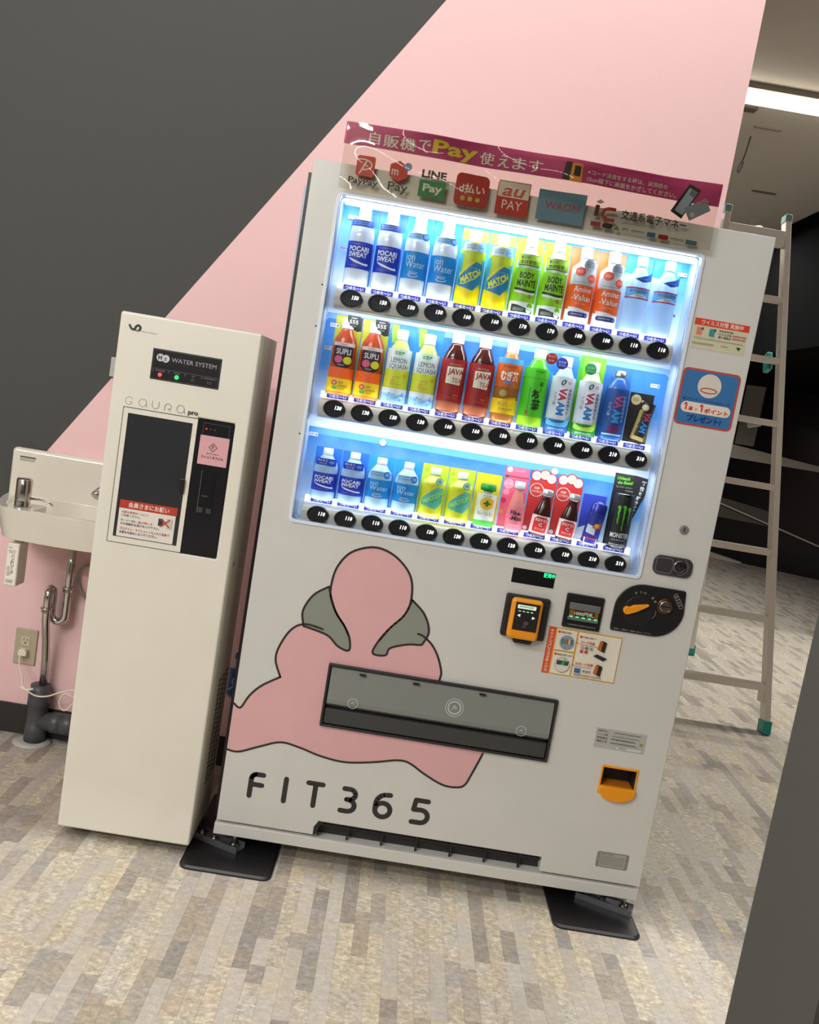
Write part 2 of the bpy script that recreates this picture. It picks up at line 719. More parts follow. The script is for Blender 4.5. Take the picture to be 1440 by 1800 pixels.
# dark polished back wall of the hall, set at an angle
bm = bmesh.new()
a, b_, n_ = Vector((1.6, 10.48)), Vector((8.1, 6.87)), Vector((0.07, 0.13))
vs = []
for z in (0, CEIL):
    for p in (a, b_, b_ + n_, a + n_):
        vs.append(bm.verts.new((p.x, p.y, z)))
for f in ((0, 1, 5, 4), (1, 2, 6, 5), (2, 3, 7, 6), (3, 0, 4, 7), (4, 5, 6, 7), (0, 3, 2, 1)):
    bm.faces.new([vs[i] for i in f])
structure(finish('wall_back_hall', bm, M_BLACKWALL))
# black dropped soffit on the right of the hall
structure(box('soffit_right', 3.25, 8.1, 3.4, 9.3, 2.2, CEIL, mat('0A0A0B', 0.9, spec=0.05)))


def reflection_bar(name, p0, p1, h0, h1, dep, m):
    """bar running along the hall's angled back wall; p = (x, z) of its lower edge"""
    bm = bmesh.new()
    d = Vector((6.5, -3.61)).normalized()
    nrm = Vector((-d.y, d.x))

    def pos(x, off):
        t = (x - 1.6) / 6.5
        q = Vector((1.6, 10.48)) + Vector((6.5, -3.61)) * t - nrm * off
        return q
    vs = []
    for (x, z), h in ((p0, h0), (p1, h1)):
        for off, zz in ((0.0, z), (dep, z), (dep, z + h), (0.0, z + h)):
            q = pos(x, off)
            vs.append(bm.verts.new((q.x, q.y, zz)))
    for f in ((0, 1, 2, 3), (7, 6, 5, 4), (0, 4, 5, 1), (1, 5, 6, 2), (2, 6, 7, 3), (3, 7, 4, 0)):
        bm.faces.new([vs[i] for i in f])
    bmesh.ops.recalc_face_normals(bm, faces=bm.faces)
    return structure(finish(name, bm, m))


reflection_bar('hall_reflection_1', (4.42, 1.46), (4.62, 1.46), 1.30, 1.30, 0.05, mat('8E8C84', 0.7))  # bars here stand for reflections in the dark wall, built as shapes
reflection_bar('hall_reflection_2', (4.30, 1.28), (5.55, 1.28), 0.18, 0.04, 0.06, mat('C9C4B8', 0.7))
reflection_bar('hall_reflection_3', (4.30, 0.52), (4.95, 0.52), 0.26, 0.18, 0.03, mat('5A5650', 0.7))
reflection_bar('hall_reflection_4', (4.30, 0.715), (5.75, 0.32), 0.016, 0.016, 0.07, mat('CFC8BC', 0.6))
reflection_bar('hall_reflection_5', (4.2, 0.0), (4.75, 0.0), 0.09, 0.015, 0.09, mat('B7AFA0', 0.7))

# grey partition end close to the camera on the right, with a black edge frame
structure(box('wall_right_partition', 1.171, 1.31, -0.893, -0.600, 0, CEIL, M_GREYWALL))
structure(box('trim_6', 1.169, 1.31, -0.94, -0.893, 0, CEIL, mat('171616', 0.4)))


# ---- floor: printed vinyl strips, each a thin piece with its own edge
def build_floor():
    base = box('floor', -3.3, 8.1, -8.1, 11, -0.08, -0.0014, mat('8F877A', 0.6))
    structure(base)
    Wd = 0.037
    R = Vector((0, 0, 0))
    mw = Matrix.Rotation(0.004589, 3, 'Z') @ Matrix.Rotation(-0.165235, 3, 'Y') @ Matrix.Rotation(1.448927, 3, 'X')
    inv = mw.inverted()
    cl = Vector(cam.location)

    def seen(x, y):
        c = inv @ (Vector((x, y, 0)) - cl)
        if c.z > -0.1: return None
        px, py = 720 + 1553 * c.x / -c.z, 900 - 1553 * c.y / -c.z
        return (px, py, -c.z)
    light = [(0.60, 0.57, 0.52), (0.585, 0.555, 0.51), (0.63, 0.60, 0.54), (0.60, 0.58, 0.545), (0.62, 0.585, 0.51), (0.56, 0.525, 0.475)]
    dark = [(0.375, 0.345, 0.32), (0.42, 0.388, 0.357), (0.345, 0.325, 0.315), (0.43, 0.39, 0.345), (0.37, 0.357, 0.352), (0.43, 0.40, 0.365)]
    rnd = random.Random(3)
    pieces = []
    nx0, nx1 = int(-2.6 / Wd), int(6.3 / Wd)
    for i in range(nx0, nx1):
        x0 = i * Wd
        y = -1.6 + rnd.uniform(-0.3, 0)
        last_dark = False
        while y < 10.5:
            isd = (rnd.random() < 0.42)
            L = rnd.choice((0.06, 0.09, 0.13, 0.18)) if isd else rnd.choice((0.10, 0.16, 0.24, 0.34))
            last_dark = isd
            c = rnd.choice(dark) if isd else rnd.choice(light)
            if isd and rnd.random() < 0.4:
                c = tuple(k * 1.2 for k in c)
            if isd:
                c = tuple(c) + (0.7,)
            elif rnd.random() < 0.45:
                c = rnd.choice(((0.535, 0.50, 0.462), (0.56, 0.525, 0.485), (0.515, 0.485, 0.45))) + (0.45,)
            else:
                c = tuple(c) + (0.95,)
            pieces.append((x0, y, L, c))
            y += L

    def add(bm, lay, x0, y0, L, c, rel=False):
        g = 0.00018
        X0, X1, Y0, Y1 = x0 + g, x0 + Wd - g, y0 + g, y0 + L - g
        z0, z1 = -0.0014, 0.0
        vs = [bm.verts.new(q) for q in ((X0, Y0, z0), (X1, Y0, z0), (X1, Y1, z0), (X0, Y1, z0), (X0, Y0, z1), (X1, Y0, z1), (X1, Y1, z1), (X0, Y1, z1))]
        for f in ((4, 5, 6, 7), (0, 1, 5, 4), (1, 2, 6, 5), (2, 3, 7, 6), (3, 0, 4, 7)):
            ff = bm.faces.new([vs[k] for k in f])
            for lp in ff.loops:
                lp[lay] = (c[0], c[1], c[2], c[3])
    near, far = [], []
    for pc in pieces:
        cx, cy = pc[0] + Wd / 2, pc[1] + pc[2] / 2
        s = seen(cx, cy)
        if s and -20 < s[0] < 1400 and s[1] < 1815 and cy < -0.02 and not (cx > 1.16 and s[0] > 1290):
            near.append((s[2], pc))
        else:
            far.append(pc)
    near.sort(key=lambda q: q[0])
    for q in near[300:]:
        far.append(q[1])
    near = near[:300]
    cache = {}
    for d, (x0, y0, L, c) in near:
        key = (L, c)
        if key not in cache:
            bm = bmesh.new()
            lay = bm.loops.layers.float_color.new('tone')
            add(bm, lay, -Wd / 2, -L / 2, L, c)
            me = bpy.data.meshes.new('floor_strip')
            bm.to_mesh(me); bm.free()
            me.materials.append(M_VINYL)
            cache[key] = me
        o = bpy.data.objects.new('floor_strip', cache[key])
        COL.objects.link(o)
        o.parent = base
        o.location = Vector((x0 + Wd / 2, y0 + L / 2, 0)) - LOC[base]
    bm = bmesh.new()
    lay = bm.loops.layers.float_color.new('tone')
    for x0, y0, L, c in far:
        add(bm, lay, x0, y0, L, c)
    me = bpy.data.meshes.new('floor_strips')
    bm.to_mesh(me); bm.free()
    me.materials.append(M_VINYL)
    o = bpy.data.objects.new('floor_strips', me)
    COL.objects.link(o)
    o.parent = base
    o.location = -LOC[base]
    o['kind'] = 'stuff'


build_floor()

# ================================================================== VENDING MACHINE
M_DOOR = mat('D4D4D0', 0.38, spec=0.45)
M_DOOR2 = mat('CFCBC4', 0.45)
M_BLACK = mat('17161A', 0.35)
M_BLACKM = mat('1B1A1C', 0.6)
M_ORANGE = mat('F39A16', 0.35)
M_CHROME = mat('C9C6C2', 0.14, metal=1.0)
M_STEEL = mat('A8A59C', 0.32, metal=1.0)
M_WHITEP = mat('F2F1EC', 0.35)
M_BAR = mat('D9D4C8', 0.32)
M_ICE = mat('DDE8F8', 0.35)
INK = '2B2224'

vm = thing('vending_machine', (0, 0, 0), 'tall white drinks vending machine with three lit rows of drinks and a pink graphic', 'vending machine')
HOLES = [(0.077, 0.990, 0.935, 1.757), (0.237, 0.843, 0.408, 0.573), (0.998, 1.092, 0.345, 0.418), (0.272, 0.884, 0.09, 0.136)]
plate_holes('door_panel', 0.0, 1.161, 0.0955, 1.83, 0.0, 0.10, HOLES, M_DOOR, vm, bev=0.003)
box('door_gasket', -0.021, 1.15, 0.088, 0.104, 0.06, 1.815, M_BLACK, vm)
plate_holes('cabinet_body', 0.0, 1.155, 0.058, 1.80, 0.104, 0.50, [], M_DOOR2, vm, bev=0.004)
prism('side_reflection', [(-0.030, 1.785), (0.0, 1.785), (0.0, 1.30), (-0.0225, 1.30)], 0.1045, 0.112, mat('B9C2D0', 0.3), vm)  # pale tapered strip, a reflection beside the door edge built as a shape

# window surround and lining
bm = bmesh.new()
x0, x1, z0, z1 = 0.077, 0.990, 0.935, 1.757


def frame_mesh(bm, o, i, yf, yb, mi=0):
    """ring between outer rect o and inner rect i, front yf, back yb"""
    def ringv(r, y, rad):
        return [bm.verts.new((p[0], y, p[1])) for p in rrect(r[0], r[2], r[1], r[3], rad, 4)]
    A = ringv(o, yf, 0.014); B = ringv(i, yf, 0.008); C = ringv(i, yb, 0.008); D = ringv(o, yb, 0.014)
    n = len(A)
    for k in range(n):
        l = (k + 1) % n
        for q in ((A[k], A[l], B[l], B[k]), (B[k], B[l], C[l], C[k]), (A[l], A[k], D[k], D[l]), (C[k], C[l], D[l], D[k])):
            f = bm.faces.new(q); f.material_index = mi; f.smooth = False


frame_mesh(bm, (x0 - 0.006, x1 + 0.006, z0 - 0.006, z1 + 0.004), (x0 + 0.002, x1 - 0.002, z0 + 0.002, z1 - 0.002), -0.004, 0.02)
bmesh.ops.recalc_face_normals(bm, faces=bm.faces)
finish('window_bezel', bm, M_ICE, vm, bev=0.0012)
bm = bmesh.new()
frame_mesh(bm, (x0 - 0.001, x1 + 0.001, z0 - 0.001, z1 + 0.001), (x0 + 0.004, x1 - 0.004, z0 + 0.004, z1 - 0.004), 0.0205, 0.098)
bmesh.ops.recalc_face_normals(bm, faces=bm.faces)
finish('window_lining', bm, mat('C9DBF6', 0.3), vm)
M_PANE = glassy('window_glass', 'FBFDFF', 0.0, ior=1.33)
box('window_pane', 0.080, 0.987, 0.0075, 0.0105, 0.938, 1.754, M_PANE, vm)


def icy(name, c0, c1, c2, emit, zlo, zhi):
    """backlit printed film: blue fading to white towards the foot, frosty blotches"""
    m = bpy.data.materials.new(name)
    m.use_nodes = True
    nt = m.node_tree
    b = nt.nodes['Principled BSDF']
    geo = nt.nodes.new('ShaderNodeNewGeometry')
    sep = nt.nodes.new('ShaderNodeSeparateXYZ')
    nt.links.new(geo.outputs['Position'], sep.inputs[0])
    mr = nt.nodes.new('ShaderNodeMapRange')
    mr.inputs[1].default_value = zlo; mr.inputs[2].default_value = zhi
    nt.links.new(sep.outputs['Z'], mr.inputs[0])
    nz = nt.nodes.new('ShaderNodeTexNoise')
    nz.inputs['Scale'].default_value = 11; nz.inputs['Detail'].default_value = 4
    nt.links.new(geo.outputs['Position'], nz.inputs['Vector'])
    ad = nt.nodes.new('ShaderNodeMath'); ad.operation = 'MULTIPLY_ADD'; ad.inputs[1].default_value = 0.8; ad.inputs[2].default_value = -0.4
    nt.links.new(nz.outputs['Fac'], ad.inputs[0])
    a2 = nt.nodes.new('ShaderNodeMath'); a2.operation = 'ADD'
    nt.links.new(mr.outputs[0], a2.inputs[0]); nt.links.new(ad.outputs[0], a2.inputs[1])
    r = nt.nodes.new('ShaderNodeValToRGB')
    e = r.color_ramp.elements
    e[0].position = 0.02; e[0].color = lin(c0)
    e[1].position = 0.95; e[1].color = lin(c2)
    q = e.new(0.5); q.color = lin(c1)
    nt.links.new(a2.outputs[0], r.inputs[0])
    nt.links.new(r.outputs[0], b.inputs['Base Color'])
    nt.links.new(r.outputs[0], b.inputs['Emission Color'])
    b.inputs['Emission Strength'].default_value = emit
    b.inputs['Roughness'].default_value = 0.4
    return m


ROWS = [dict(btn=1.512, base=1.549, z0=0.0, top=1.7525), dict(btn=1.233, base=1.270, top=1.476), dict(btn=0.957, base=0.994, top=1.176)]
PX = [0.1425 + 0.0714 * i for i in range(12)]
M_B1 = icy('film_top', 'DCEBFF', '7FBBF7', '2F8BEA', 0.55, 1.56, 1.75)
M_B2 = icy('film_mid', 'BFD6F2', '4F94DC', '2F78CC', 0.28, 1.26, 1.47)
M_B3 = icy('film_low', 'C4D8F0', '69A0D4', '2A6DB4', 0.22, 1.00, 1.18)
box('display_film', 0.082, 0.985, 0.078, 0.0795, 1.545, 1.752, M_B1, vm)
prism('display_film', [(0.082, 1.262), (0.985, 1.262), (0.985, 1.455), (0.965, 1.476), (0.102, 1.476), (0.082, 1.455)], 0.0745, 0.0795, M_B2, vm)
prism('display_film', [(0.082, 0.986), (0.985, 0.986), (0.985, 1.178), (0.082, 1.178)], 0.0745, 0.0795, M_B3, vm)
box('display_back', 0.079, 0.988, 0.080, 0.096, 0.937, 1.755, mat('DCE9FB', 0.5, emit=0.25), vm)
# lighter blue rail above row three, with two round clips and small price-list tabs
p = Print()
p.rect(0.084, 1.160, 0.984, 1.178, '5FA4E4')
p.rect(0.084, 1.461, 0.984, 1.4755, '86BDEE')
p.build('rail_band', flat(0.0740), vm)
for cx in (0.278, 0.738):
    lathe('round_clip', [(0.0085, 0.070), (0.0085, 0.073), (0.006, 0.0685)][0:2] + [], mat('DDEBFA', 0.3), vm, cx=cx, cy=1.166, n=20, axis='y')
for (cx, cz) in ((0.094, 1.158), (0.106, 1.445), (0.100, 1.385), (0.955, 1.428), (0.110, 1.720), (0.100, 1.640), (0.968, 1.717), (0.960, 1.612)):
    p = Print()
    p.rect(cx - 0.012, cz - 0.005, cx + 0.012, cz + 0.005, 'E9EFF5', r=0.001)
    p.scrib(cx - 0.009, cz - 0.003, cx + 0.003, cz + 0.003, '8896A6')
    p.disc(cx + 0.008, cz, 0.0022, '4C5C6C', n=8)
    p.build('price_tab', flat(0.0735), vm)
# white light strips that carry the blue tags
M_GLOW = mat('F4F8FF', 0.4, emit=0.85)
for r in ROWS:
    box('light_strip', 0.098, 0.972, 0.060, 0.0742, r['btn'] + 0.022, r['btn'] + 0.041, M_GLOW, vm)
    # rounded button rail
    bm = bmesh.new()
    z = r['btn']
    prof = [(0.072, z - 0.027), (0.034, z - 0.027), (0.022, z - 0.020), (0.0165, z - 0.008), (0.0165, z + 0.008), (0.022, z + 0.018), (0.036, z + 0.0235), (0.072, z + 0.0235)]
    ra = [bm.verts.new((0.099, y, zz)) for y, zz in prof]
    rb = [bm.verts.new((0.969, y, zz)) for y, zz in prof]
    for k in range(len(prof)):
        l = (k + 1) % len(prof)
        bm.faces.new((ra[k], rb[k], rb[l], ra[l]))
    bm.faces.new(ra); bm.faces.new(rb[::-1])
    bmesh.ops.recalc_face_normals(bm, faces=bm.faces)
    finish('button_rail', bm, M_BAR, vm, bev=0.004, seg=3)

# lamps inside the showcase (their tubes sit behind the window's top edge and under the rails)
box('lamp_tube', 0.09, 0.978, 0.026, 0.040, 1.7415, 1.7525, mat('F6FAFF', 0.4, emit=9.0), vm)
area('showcase_lamp_top', (0.534, 0.030, 1.738), (0.534, 0.052, 1.60), 0.88, 0.012, 1.7, (0.88, 0.94, 1.0))
area('showcase_lamp_mid', (0.534, 0.0145, 1.482), (0.534, 0.050, 1.36), 0.86, 0.006, 1.25, (0.9, 0.95, 1.0))
area('showcase_lamp_low', (0.534, 0.0145, 1.203), (0.534, 0.050, 1.08), 0.86, 0.006, 1.25, (0.9, 0.95, 1.0))
for nm, z in (('showcase_uplight_top', 1.541), ('showcase_uplight_mid', 1.262), ('showcase_uplight_low', 0.986)):
    area(nm, (0.534, 0.020, z), (0.534, 0.055, z + 0.10), 0.86, 0.006, 0.38, (0.92, 0.96, 1.0))

# blue "cold" tags and buttons
p = Print()
p.rect(-0.029, -0.0062, 0.029, 0.0062, mat('2B2FB4', 0.4, emit=0.10))
p.text('つめた〜い', -0.023, -0.0045, 0.023, 0.0045, mat('E8ECFF', 0.4, emit=0.3), 0.03)
tag0 = p.build('cold_tag', flat(0.0), vm)
PR = [[150] * 4 + [160, 160, 170, 170, 180, 180, 110, 110], [130] * 4 + [160, 160, 150, 150, 160, 160, 210, 310], [110] * 4 + [130] * 3 + [120] * 3 + [210, 210]]
bm = bmesh.new()
bm_lathe(bm, [(0.0285, 0.0170), (0.0285, 0.0120), (0.0268, 0.0102), (0.0240, 0.0102), (0.0225, 0.0114), (0.0001, 0.0118)], 0, 0, 32, 0.79, 'y')
bmesh.ops.recalc_face_normals(bm, faces=bm.faces)
for f_ in bm.faces:
    f_.smooth = False
btn_me = bpy.data.meshes.new('selector_button')
bm.to_mesh(btn_me); bm.free()
btn_me.materials.append(mat('26262A', 0.28))
PRICE = {}
first = True
for ri, r in enumerate(ROWS):
    for ci in range(12):
        t = tag0 if (ri == 0 and ci == 0) else tag0.copy()
        if t is not tag0:
            COL.objects.link(t)
        t.location = (PX[ci], 0.0595, r['btn'] + 0.0315)
        o = bpy.data.objects.new('selector_button', btn_me)
        COL.objects.link(o)
        o.parent = vm
        o.location = (PX[ci] + 0.0, 0, r['btn'])
        pr = PR[ri][ci]
        if pr not in PRICE:
            q = Print()
            s = str(pr)
            M_D = mat('FFFFF6', 0.4, emit=2.2)
            for k, chd in enumerate(s):
                u = 0.0005 + k * 0.0064
                if chd == '1':
                    q.text_at('1', u + 0.0026, 0.003, 0.0016, 0.0098, 0, M_D, 0.03, 0.15)
                else:
                    q.text_at(chd, u + 0.0026, 0.003, 0.0050, 0.0098, 0, M_D, 0.03, 0.15)
            tmp = q.build('price_digits', flat(0.0), vm)
            PRICE[pr] = tmp.data
            bpy.data.objects.remove(tmp)
        d = bpy.data.objects.new('price_digits', PRICE[pr])
        COL.objects.link(d)
        d.parent = o
        d.location = (0.0100, 0.0106, 0.0030)

# ---- printed graphic on the door: pink seated shape with grey-green side patches
PINK, GREEN, OUT = mat('E0AEB1', 0.42), mat('8C9186', 0.42), mat(INK, 0.42)
g = Print(0.0002)
body = catmull([(0.274, 0.653), (0.258, 0.679), (0.230, 0.712), (0.210, 0.752), (0.207, 0.79), (0.216, 0.835), (0.245, 0.876), (0.297, 0.898), (0.345, 0.891), (0.388, 0.862), (0.412, 0.825), (0.418, 0.771), (0.406, 0.732), (0.376, 0.694), (0.354, 0.657)], 5)
left = catmull([(0.274, 0.653), (0.215, 0.66), (0.157, 0.668), (0.122, 0.648), (0.098, 0.60), (0.093, 0.56), (0.112, 0.516)], 5)
lowl = catmull([(0.112, 0.516), (0.066, 0.484), (0.038, 0.451), (0.020, 0.416), (0.0012, 0.425)], 5)
hem = catmull([(0.0012, 0.296), (0.033, 0.295), (0.085, 0.318), (0.139, 0.339), (0.191, 0.333), (0.249, 0.319), (0.316, 0.313), (0.389, 0.325), (0.452, 0.341), (0.486, 0.339), (0.532, 0.315), (0.583, 0.294), (0.621, 0.293), (0.642, 0.303), (0.655, 0.335), (0.675, 0.397)], 5)
right = catmull([(0.675, 0.41), (0.60, 0.50), (0.533, 0.56), (0.528, 0.600), (0.509, 0.645), (0.480, 0.678), (0.44, 0.69), (0.354, 0.657)], 5)
full = body[::-1] + left[1:] + lowl[1:] + hem + right
# body[::-1] runs from its right foot over the top to its left foot
g.poly([q for i, q in enumerate(full) if i == 0 or (abs(q[0] - full[i - 1][0]) + abs(q[1] - full[i - 1][1])) > 1e-6], PINK, 1)
lobeL = catmull([(0.202, 0.777), (0.165, 0.748), (0.144, 0.702), (0.152, 0.662)], 5) + catmull([(0.160, 0.661), (0.217, 0.648), (0.249, 0.623), (0.279, 0.617), (0.276, 0.648), (0.258, 0.679), (0.230, 0.712), (0.210, 0.752)], 5)
lobeR = catmull([(0.422, 0.777), (0.459, 0.745), (0.478, 0.701), (0.466, 0.664)], 5) + catmull([(0.46, 0.662), (0.428, 0.658), (0.385, 0.641), (0.376, 0.620), (0.342, 0.620), (0.352, 0.655), (0.376, 0.694), (0.406, 0.732), (0.418, 0.765)], 5)
for lb in (lobeL, lobeR):
    g.poly(lb, GREEN, 2)
    g.stroke(lb, 0.0056, OUT, closed=True, layer=3)
for ln in (body, left[6:], lowl, hem, right[10:-6]):
    g.stroke(ln, 0.0056, OUT, layer=3)
g.build('door_graphic', flat(-0.0004), vm, holes=[(0.2355, 0.8445, 0.406, 0.5745)])

# ---- wordmark in rounded strokes
g = Print(0.0002)
ST = mat('2A2829', 0.42)
w = 0.0135


def arc(cx, cy, r, a0, a1, ry=None, n=12):
    ry = ry or r
    return [(cx + r * math.cos(math.radians(a0 + (a1 - a0) * k / n)), cy + ry * math.sin(math.radians(a0 + (a1 - a0) * k / n))) for k in range(n + 1)]


g = Print(0.0002)
g.stroke([(0.077, 0.178)] + [(0.077, 0.222)] + arc(0.091, 0.226, 0.014, 180, 90) + [(0.108, 0.240)], w, ST, layer=1)
g.stroke([(0.079, 0.211), (0.107, 0.211)], w, ST, layer=1)
g.build('letter', flat(-0.0004), vm)
g = Print(0.0002)
g.stroke([(0.170, 0.178), (0.170, 0.240)], w, ST, layer=1)
g.build('letter', flat(-0.0004), vm)
g = Print(0.0002)
g.stroke([(0.230, 0.240), (0.269, 0.240)], w, ST, layer=1)
g.stroke([(0.2500, 0.240), (0.2500, 0.178)], w, ST, layer=1)
g.build('letter', flat(-0.0004), vm)
g = Print(0.0002)
g.stroke([(0.328, 0.240), (0.341, 0.240)] + arc(0.343, 0.2255, 0.0160, 80, -80, 0.0145) + [(0.337, 0.2105)], w, ST, layer=1)
g.stroke([(0.341, 0.2105)] + arc(0.341, 0.194, 0.019, 80, -90, 0.0165) + [(0.324, 0.178)], w, ST, layer=1)
g.build('letter', flat(-0.0004), vm)
g = Print(0.0002)
g.stroke([(0.452, 0.241), (0.442, 0.240)] + arc(0.442, 0.212, 0.026, 95, 180, 0.028) + [(0.416, 0.197)], w, ST, layer=1)
g.stroke(arc(0.4365, 0.197, 0.0205, 0, 360, 0.0195, 20), w, ST, layer=1)
g.build('letter', flat(-0.0004), vm)
g = Print(0.0002)
g.stroke([(0.555, 0.240), (0.522, 0.240), (0.519, 0.213), (0.537, 0.214)] + arc(0.540, 0.196, 0.019, 80, -90, 0.018) + [(0.518, 0.178)], w, ST, layer=1)
g.build('letter', flat(-0.0004), vm)


# ---- delivery box with smoked flap
plate_holes('pickup_frame', 0.2335, 0.8465, 0.404, 0.5765, -0.010, 0.006, [(0.241, 0.839, 0.411, 0.569)], mat('232326', 0.3), vm, bev=0.003)
bm = bmesh.new()
for (a0, a1, b0, b1, c0, c1) in ((0.2375, 0.8425, 0.095, 0.099, 0.408, 0.573), (0.2375, 0.8425, 0.006, 0.095, 0.408, 0.412)):
    bm_box(bm, a0, a1, b0, b1, c0, c1)
finish('pickup_tray', bm, mat('B0B2AE', 0.5), vm)
bm = bmesh.new()
vs = []
for z, y in ((0.5675, -0.004), (0.56, -0.008), (0.482, -0.013), (0.470, -0.010), (0.456, 0.012)):
    vs.append([bm.verts.new((x, y, z)) for x in (0.243, 0.837)])
for k in range(len(vs) - 1):
    bm.faces.new((vs[k][0], vs[k][1], vs[k + 1][1], vs[k + 1][0]))
bmesh.ops.recalc_face_normals(bm, faces=bm.faces)
flap = finish('pickup_flap', bm, glassy('smoked_acrylic', 'B4B8B3', 0.50, rough=0.08), vm)
md = flap.modifiers.new('solid', 'SOLIDIFY'); md.thickness = 0.002
box('pickup_lip', 0.242, 0.838, -0.006, 0.02, 0.4125, 0.4545, mat('3A3C3B', 0.35), vm, bev=0.003)
box('pickup_slot', 0.243, 0.837, 0.012, 0.02, 0.4545, 0.478, mat('101015', 0.2), vm)
for cx in (0.326, 0.468, 0.645):
    box('hinge_slot', cx - 0.0085, cx + 0.0085, -0.0150, -0.0085, 0.5585, 0.5625, M_BLACK, vm)
MR = mat('BFC4C0', 0.4)
FLAPMAP = lambda u, v, h: (u, -0.0128 - h + (v - 0.482) / 0.078 * 0.004, v)
p = Print()
p.ring(0.578, 0.513, 0.0235, 0.0018, MR); p.ring(0.578, 0.513, 0.0165, 0.0040, MR)
p.stroke([(0.572, 0.507), (0.578, 0.520), (0.580, 0.511), (0.585, 0.514)], 0.0022, MR)
p.build('flap_emblem', FLAPMAP, vm)
for cx in (0.312, 0.762):
    p = Print()
    p.ring(cx, 0.480, 0.0130, 0.0016, MR)
    p.stroke([(cx - 0.005, 0.479), (cx, 0.484), (cx + 0.003, 0.478)], 0.0016, MR)
    p.build('flap_emblem', FLAPMAP, vm)

# ---- coin return
plate_holes('coin_return_frame', 0.995, 1.095, 0.341, 0.421, -0.003, 0.004, [(1.000, 1.090, 0.349, 0.415)], M_ORANGE, vm, bev=0.002)
bm = bmesh.new()
bm_box(bm, 1.0, 1.090, 0.05, 0.06, 0.345, 0.418)
bm_box(bm, 0.998, 1.003, 0.0, 0.05, 0.345, 0.418)
bm_box(bm, 1.087, 1.092, 0.0, 0.05, 0.345, 0.418)
finish('coin_return_cup', bm, mat('1D1A1E', 0.4), vm)
prism('coin_return_lip', [(0.995, 0.366), (1.095, 0.366), (1.094, 0.350), (1.082, 0.335), (1.060, 0.327), (1.030, 0.327), (1.008, 0.335), (0.996, 0.350)], -0.014, 0.002, M_ORANGE, vm, bev=0.004)
box('coin_return_floor', 1.003, 1.087, 0.0, 0.05, 0.358, 0.366, mat('C97A1C', 0.4), vm)

# ---- kick strip, vent, legs
box('kick_strip', -0.003, 1.158, -0.004, 0.10, 0.0575, 0.089, M_DOOR, vm, bev=0.002)
bm = bmesh.new()
bm_box(bm, 0.272, 0.884, 0.035, 0.04, 0.089, 0.136)
finish('vent_back', bm, mat('2E2D2C', 0.6), vm)
bm = bmesh.new()
bm_box(bm, 0.272, 0.884, 0.018, 0.022, 0.118, 0.1235)
for k in range(6):
    cx = 0.352 + k * 0.0945
    bm_box(bm, cx, cx + 0.004, 0.012, 0.022, 0.0895, 0.136)
finish('vent_grille', bm, M_BLACK, vm)
prism('vent_edge', [(0.262, 0.0955), (0.272, 0.1015), (0.277, 0.127), (0.286, 0.135), (0.866, 0.135), (0.877, 0.128), (0.882, 0.101), (0.893, 0.0955), (0.893, 0.0895), (0.262, 0.0895)][0:2] + [(0.277, 0.127), (0.286, 0.135), (0.300, 0.1365), (0.272, 0.1365), (0.262, 0.12)], -0.0006, 0.010, M_BLACKM, vm)
for cx in (0.053, 1.137):
    bm = bmesh.new()
    bm_lathe(bm, [(0.0055, 0.010), (0.0055, 0.0575)], cx, 0.03, 12)
    bm_lathe(bm, [(0.014, 0.010), (0.014, 0.016), (0.0095, 0.0162), (0.0095, 0.023)], cx, 0.03, 6)
    bmesh.ops.recalc_face_normals(bm, faces=bm.faces)
    finish('levelling_leg', bm, M_STEEL, vm)

# ---- controls
box('amount_display', 0.666, 0.7775, -0.001, 0.01, 0.868, 0.907, mat('0E1012', 0.2), vm)
p = Print()
p.text('販売中', 0.7475, 0.8935, 0.7765, 0.9055, mat('20F08A', 0.4, emit=2.0), 0.02)
p.build('display_text', flat(-0.0014), vm)

rd = box('payment_reader', 0.660, 0.776, -0.016, 0.0, 0.727, 0.840, M_BLACKM, vm, bev=0.006)
prism('reader_foot', [(0.690, 0.735), (0.752, 0.735), (0.742, 0.714), (0.698, 0.714)], -0.020, 0.0, M_BLACKM, rd, bev=0.003)
box('reader_housing', 0.6735, 0.7555, -0.040, -0.016, 0.728, 0.836, M_ORANGE, rd, bev=0.011, seg=4)
box('reader_face', 0.684, 0.7465, -0.0415, -0.0405, 0.754, 0.8265, mat('222023', 0.25), rd)
p = Print()
WH = mat('E9ECEA', 0.4, emit=0.5)
p.rect(0.689, 0.811, 0.737, 0.821, mat('B8C9AE', 0.3, emit=0.8), r=0.0015)
p.scrib(0.695, 0.813, 0.730, 0.819, '46604A')
for k in range(4):
    p.rect(0.693 + k * 0.0105, 0.8035, 0.699 + k * 0.0105, 0.8055, WH)
p.poly([(0.691, 0.793), (0.699, 0.797), (0.699, 0.789)], WH)
p.poly([(0.738, 0.791), (0.730, 0.795), (0.730, 0.787)], WH)
p.ring(0.715, 0.775, 0.0035, 0.0008, '8D8A85'); p.ring(0.713, 0.766, 0.003, 0.0008, '8D8A85')
p.ring(0.719, 0.775, 0.0035, 0.0008, '8D8A85')
p.build('reader_print', flat(-0.0418), rd)

